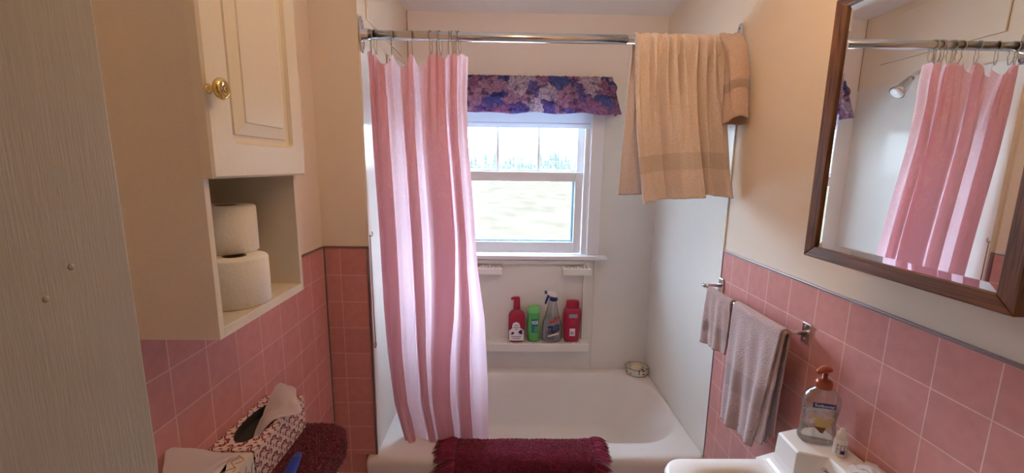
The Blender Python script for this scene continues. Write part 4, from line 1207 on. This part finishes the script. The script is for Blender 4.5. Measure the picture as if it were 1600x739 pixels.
child('tap_handle', m_.mesh(), M['chrome'], sk, True)
m_ = MB().tube([(.74,.75,.853),(.74,.75,.90),(.725,.75,.925),(.68,.75,.925),(.63,.75,.905)], [.018,.015,.013,.012,.010], 14)
child('spout', m_.mesh(), M['chrome'], sk, True)
m_ = MB().lathe([(.09,0),(.075,.05),(.06,.3),(.065,.62),(.10,.715)], (.70,.75,0), .9, 1.1, 28)
child('pedestal', m_.mesh(), M['porcelain'], sk, True)

# liquid soap dispenser: waisted clear bottle, half full
DZ = .9475
px, py = .800, .957
sd = thing('soap_dispenser', 'clear liquid soap pump bottle with copper pump on the sink ledge', 'soap dispenser', (px, py, DZ))
def loopb(w, d, z, cx=0, k=0): 
    out = []
    for q in range(36):
        a = 2*PI*q/36; ca, sa = math.cos(a), math.sin(a); e = (abs(ca)**2.6+abs(sa)**2.6)**(-1/2.6)
        ux, uy = w*ca*e, d*sa*e
        # label face turned towards the door
        r = -.25
        out.append((px+ux*math.cos(r)-uy*math.sin(r), py+ux*math.sin(r)+uy*math.cos(r), DZ+z))
    return out
prof = [(.036,.020,.0005),(.042,.024,.006),(.043,.025,.016),(.038,.022,.040),(.036,.0205,.060),(.040,.0225,.085),(.0425,.0235,.105),(.040,.0225,.122),(.030,.019,.137),(.018,.015,.145),(.015,.014,.150)]
child('bottle', MB().loft([loopb(*q) for q in prof]).mesh(), M['clear'], sd, True)
child('liquid', MB().loft([loopb(q[0]*.95, q[1]*.93, q[2]+.002) for q in prof[:6]]).mesh(), M['liquid'], sd, True)
m_ = MB().lathe([(.0165,.146),(.0185,.148),(.0185,.160),(.0165,.165),(.012,.168),(.0055,.170),(.0055,.190)], (px,py,DZ), n=22)
child('collar', m_.mesh(), M['copper'], sd, True)
m_ = MB(); 
L_ = []
for s, w, h in ((-.034,.004,.004),(-.031,.0065,.006),(-.018,.008,.0065),(-.004,.0125,.008),(.008,.0125,.007),(.016,.008,.004)):
    cx, cy = px+s*.80, py+s*.30
    L_.append([(cx+w*math.cos(a)*.35, cy-w*math.cos(a)*.94, DZ+.195+h*math.sin(a)+ (-.003 if s < -.03 else 0)) for a in [2*PI*q/14 for q in range(14)]])
m_.loft(L_)
child('pump_head', m_.mesh(), M['copper'], sd, True)
def facept(u, z, off):   # point on the bottle's label face
    r = -.25
    for (w0,d0_,z0),(w1,d1_,z1) in zip(prof, prof[1:]):
        if z0 <= z <= z1: d = lerp(d0_, d1_, (z-z0)/(z1-z0)); w = lerp(w0, w1, (z-z0)/(z1-z0)); break
    d = d*(max(0, 1-(abs(u)/w)**2.6))**(1/2.6)
    ux, uy = u, -(d+off)
    return (px+ux*math.cos(r)-uy*math.sin(r), py+ux*math.sin(r)+uy*math.cos(r), DZ+z)
child('label_print', sheet(lambda u, v: facept(lerp(-.027,.023,u), .103+.013*v-.002*abs(u-.5)*2, .0006), 16, 3).mesh(), M['navy_print'], sd)
cu = bpy.data.curves.new('t', 'FONT'); cu.body = 'Softsoap'; cu.size = .0125; cu.align_x = 'CENTER'; cu.resolution_u = 2
to = bpy.data.objects.new('t', cu); COL.objects.link(to); bpy.context.view_layer.update()
me = bpy.data.meshes.new_from_object(to.evaluated_get(bpy.context.evaluated_depsgraph_get())); bpy.data.objects.remove(to)
wd = max(v.co.x for v in me.vertices)-min(v.co.x for v in me.vertices)
for v in me.vertices: v.co = facept(-.002+v.co.x*.043/wd, .1055+v.co.y*.8, .0013)
me.materials.clear(); child('lettering', me, M['white_print'], sd)
child('cream_picture', sheet(lambda u, v: facept(lerp(-.024,.026,u)*(1-.75*(1-v)), .040+.034*v+.004*math.sin(u*9), .0006), 14, 8).mesh(), M['cream_print'], sd)
child('leaf_picture', sheet(lambda u, v: facept(lerp(-.018,.008,u)*(1-.8*(1-v)), .036+.014*v, .0011), 8, 4).mesh(), M['brown_print'], sd)
m_ = MB()
for (u, z, r0) in ((-.020,.068,.006),(-.022,.060,.005),(-.026,.064,.004)):
    c = facept(u, z, .0012)
    m_.lathe([(r0*.5,-r0*.8),(r0,-.2*r0),(r0,.2*r0),(r0*.5,r0*.8)], c, 1, .3, 10)
child('nut_picture', m_.mesh(), M['cream_box'], sd, True)
child('fine_print', sheet(lambda u, v: facept(lerp(-.02,.012,u), .016+.005*v, .0006), 8, 1).mesh(), M['grey_print'], sd)

# eye-drop bottle
ex, ey = .819, .905
ed = thing('dropper_bottle', 'tiny white dropper bottle with printed label beside the soap dispenser', 'bottle', (ex, ey, DZ))
child('body', MB().lathe([(.0125,0),(.014,.002),(.014,.036),(.0125,.041),(.0095,.043)], (ex,ey,DZ), n=24).mesh(), M['plastic_white'], ed, True)
child('cap', MB().lathe([(.0108,.0435),(.0112,.045),(.0106,.057),(.0065,.060),(.0055,.066),(.004,.069),(.001,.070)], (ex,ey,DZ), n=20).mesh(), M['plastic_white'], ed, True)
m_ = MB()
rnd = random.Random(4)
for k in range(5):
    for a0 in (-1.25,-.75,-.25,.3):
        a1 = a0+rnd.uniform(.18,.42); z = DZ+.008+k*.0052
        l = [(ex+.01435*math.sin(a), ey-.01435*math.cos(a)) for a in (a0,(a0+a1)/2,a1)]
        m_.add([(x,y,z) for x,y in l]+[(x,y,z+.0032) for x,y in l], [(0,1,4,3),(1,2,5,4)])
child('label_print', m_.mesh(), M['grey_print'], ed)
m_ = MB()
l = [(ex+.01445*math.sin(a), ey-.01445*math.cos(a)) for a in (-.6,-.4,-.2,0)]
m_.add([(x,y,DZ+.009) for x,y in l]+[(x,y,DZ+.018) for x,y in l], [(0,1,5,4),(1,2,6,5),(2,3,7,6)])
child('blue_label_block', m_.mesh(), M['navy_print'], ed)

T3 = [[(.826,.872,.958),(.792,.84,.950)], [(.842,.862,.962),(.795,.81,.972)], [(.853,.845,.966),(.795,.77,.974)], [(.855,.80,.962),(.800,.74,.956)]]
o = obj('crumpled_tissue', netsheet(T3, 24, 24, 9.0, .010, (0,0,.004)), M['sheer_tissue'], None, True)
tag(o, 'crumpled white tissue lying on the sink ledge against the pink tiles', 'tissue')

# ------------------------------------------------------------------ bath mat over the tub rim
PATH = [(1.712,.30),(1.709,.36),(1.702,.408),(1.690,.424),(1.665,.427),(1.630,.426),(1.595,.423),(1.570,.410),(1.560,.385),(1.558,.33),(1.560,.22),(1.562,.12)]
cum = [0]
for a, b2 in zip(PATH, PATH[1:]): cum.append(cum[-1]+math.dist(a, b2))
def mpath(v):
    d = v*cum[-1]
    for i in range(len(PATH)-1):
        if d <= cum[i+1] or i == len(PATH)-2:
            f = (d-cum[i])/(cum[i+1]-cum[i]); a, b2 = Vector(PATH[i]), Vector(PATH[i+1]); p = a.lerp(b2, f); tn = (b2-a).normalized()
            return p, Vector((-tn.y, tn.x)) if False else Vector((tn.y, -tn.x))
MXA, MXB = -.205, .392
bmx = thing('bath_mat', 'burgundy fringed bath mat draped over the front rim of the tub', 'bath mat', (.09, 1.62, .427))
def matfn(u, v):
    p, n = mpath(v)
    q = .003*nz(u*6, v*5)
    return (lerp(MXA, MXB, u)+.006*nz(v*4, 2), p.x+n.x*q, p.y+n.y*q+.004*max(0,u-.85)/.15*(1 if v < .5 else 0))
o = child('backing', sheet(matfn, 40, 60).mesh(), M['burg_mat'], bmx, True); solid(o, .006)
pts = []; rnd = random.Random(8)
for _ in range(24000):
    u, v = rnd.random(), rnd.random()
    p, n = mpath(v)
    x, y, z = matfn(u, v)
    pts.append(((x, y+n.x*.003, z+n.y*.003), (0, n.x, n.y)))
tufts(pts, .0065, .0024, M['burg_mat'], 'pile', bmx, .7, 3, .1)
for s, xe in ((-1, MXA), (1, MXB)):
    m_ = MB()
    for k in range(150):
        v = (k+.5)/150; p, n = mpath(v)
        for q in range(3):
            L1 = rnd.uniform(.080,.104) if s < 0 else rnd.uniform(.060,.078); lift = rnd.uniform(.002,.014)
            y0, z0 = p.x+n.x*lift*.6, p.y+n.y*lift*.6
            dv = rnd.uniform(-.016,.016); dx = rnd.uniform(.8,1)
            pth = []
            for w in range(5):
                f = w/4
                pth.append((xe+s*(-.004+L1*dx*f), y0+n.x*.010*math.sin(f*PI)+dv*f-(.010*f*f if n.y > .5 else 0), z0+n.y*.010*math.sin(f*PI)-(.008*f*f if n.y > .5 else .035*f*f)))
            m_.tube(pth, [.0030,.0036,.0034,.0028,.0010], 5)
    child('fringe', m_.mesh(), M['burg_mat'], bmx, True)

# ------------------------------------------------------------------ light
cl = thing('ceiling_light', 'ceiling light with a round white glass globe, above the frame', 'ceiling lamp', (.32, .90, ZC))
m_ = MB().lathe([(.058,0),(.060,-.004),(.058,-.016),(.030,-.022),(.030,-.046)], (.32,.90,ZC), n=32); child('base', m_.mesh(), M['chrome'], cl, True)
em = bpy.data.materials.new('lit_glass_bowl'); em.use_nodes = True; nt = em.node_tree
nt.nodes.remove(nt.nodes['Principled BSDF']); e = nt.nodes.new('ShaderNodeEmission')
e.inputs[0].default_value = (1.0, .62, .28, 1); e.inputs[1].default_value = 17.0
nt.links.new(e.outputs[0], nt.nodes['Material Output'].inputs[0])
m_ = MB().lathe([(.085*math.cos(a), -.128-.085*math.sin(a)) for a in [-PI/2*.78+(PI/2*1.77)*k/16 for k in range(17)]], (.32,.90,ZC), n=32); child('glass_globe', m_.mesh(), em, cl, True)

w = bpy.data.worlds.new('overcast_sky'); S.world = w; w.use_nodes = True; nt = w.node_tree; N = nt.nodes; L = nt.links
bg = N['Background']; tcn = N.new('ShaderNodeTexCoord'); spn = N.new('ShaderNodeSeparateXYZ'); L.new(tcn.outputs['Generated'], spn.inputs[0])
r = N.new('ShaderNodeValToRGB'); cr = r.color_ramp
cr.elements[0].position = 0.0; cr.elements[0].color = (.115,.125,.14,1)
cr.elements[1].position = 1.0; cr.elements[1].color = (.60,.78,1.0,1)
q = cr.elements.new(.10); q.color = (.34,.41,.50,1)
q = cr.elements.new(.40); q.color = (.60,.78,1.0,1)
L.new(spn.outputs[2], r.inputs[0]); L.new(r.outputs[0], bg.inputs[0]); bg.inputs[1].default_value = 30.0

# ------------------------------------------------------------------ camera
cam = bpy.data.cameras.new('camera'); co = bpy.data.objects.new('camera', cam); COL.objects.link(co)
cam.sensor_fit = 'HORIZONTAL'; cam.sensor_width = 36; cam.lens = 654.56*36/1600; cam.clip_start = .02; cam.clip_end = 1000
yaw, pitch, rl_ = .01755, -.16739, .01287
f = Vector((math.sin(yaw)*math.cos(pitch), math.cos(yaw)*math.cos(pitch), math.sin(pitch)))
r0 = Vector((math.cos(yaw), -math.sin(yaw), 0)); u0 = r0.cross(f)
rv = r0*math.cos(rl_)+u0*math.sin(rl_); uvv = -r0*math.sin(rl_)+u0*math.cos(rl_)
mw = Matrix(((rv.x,uvv.x,-f.x,0),(rv.y,uvv.y,-f.y,0),(rv.z,uvv.z,-f.z,1.63),(0,0,0,1)))
co.matrix_world = mw
S.camera = co
S.view_settings.view_transform = 'Standard'; S.view_settings.look = 'None'; S.view_settings.gamma = 1; S.view_settings.use_curve_mapping = False
S.view_settings.exposure = 0.55
S.cycles.max_bounces = 12; S.cycles.diffuse_bounces = 6; S.cycles.transparent_max_bounces = 16
S.cycles.use_denoising = True
S.cycles.sample_clamp_indirect = 6
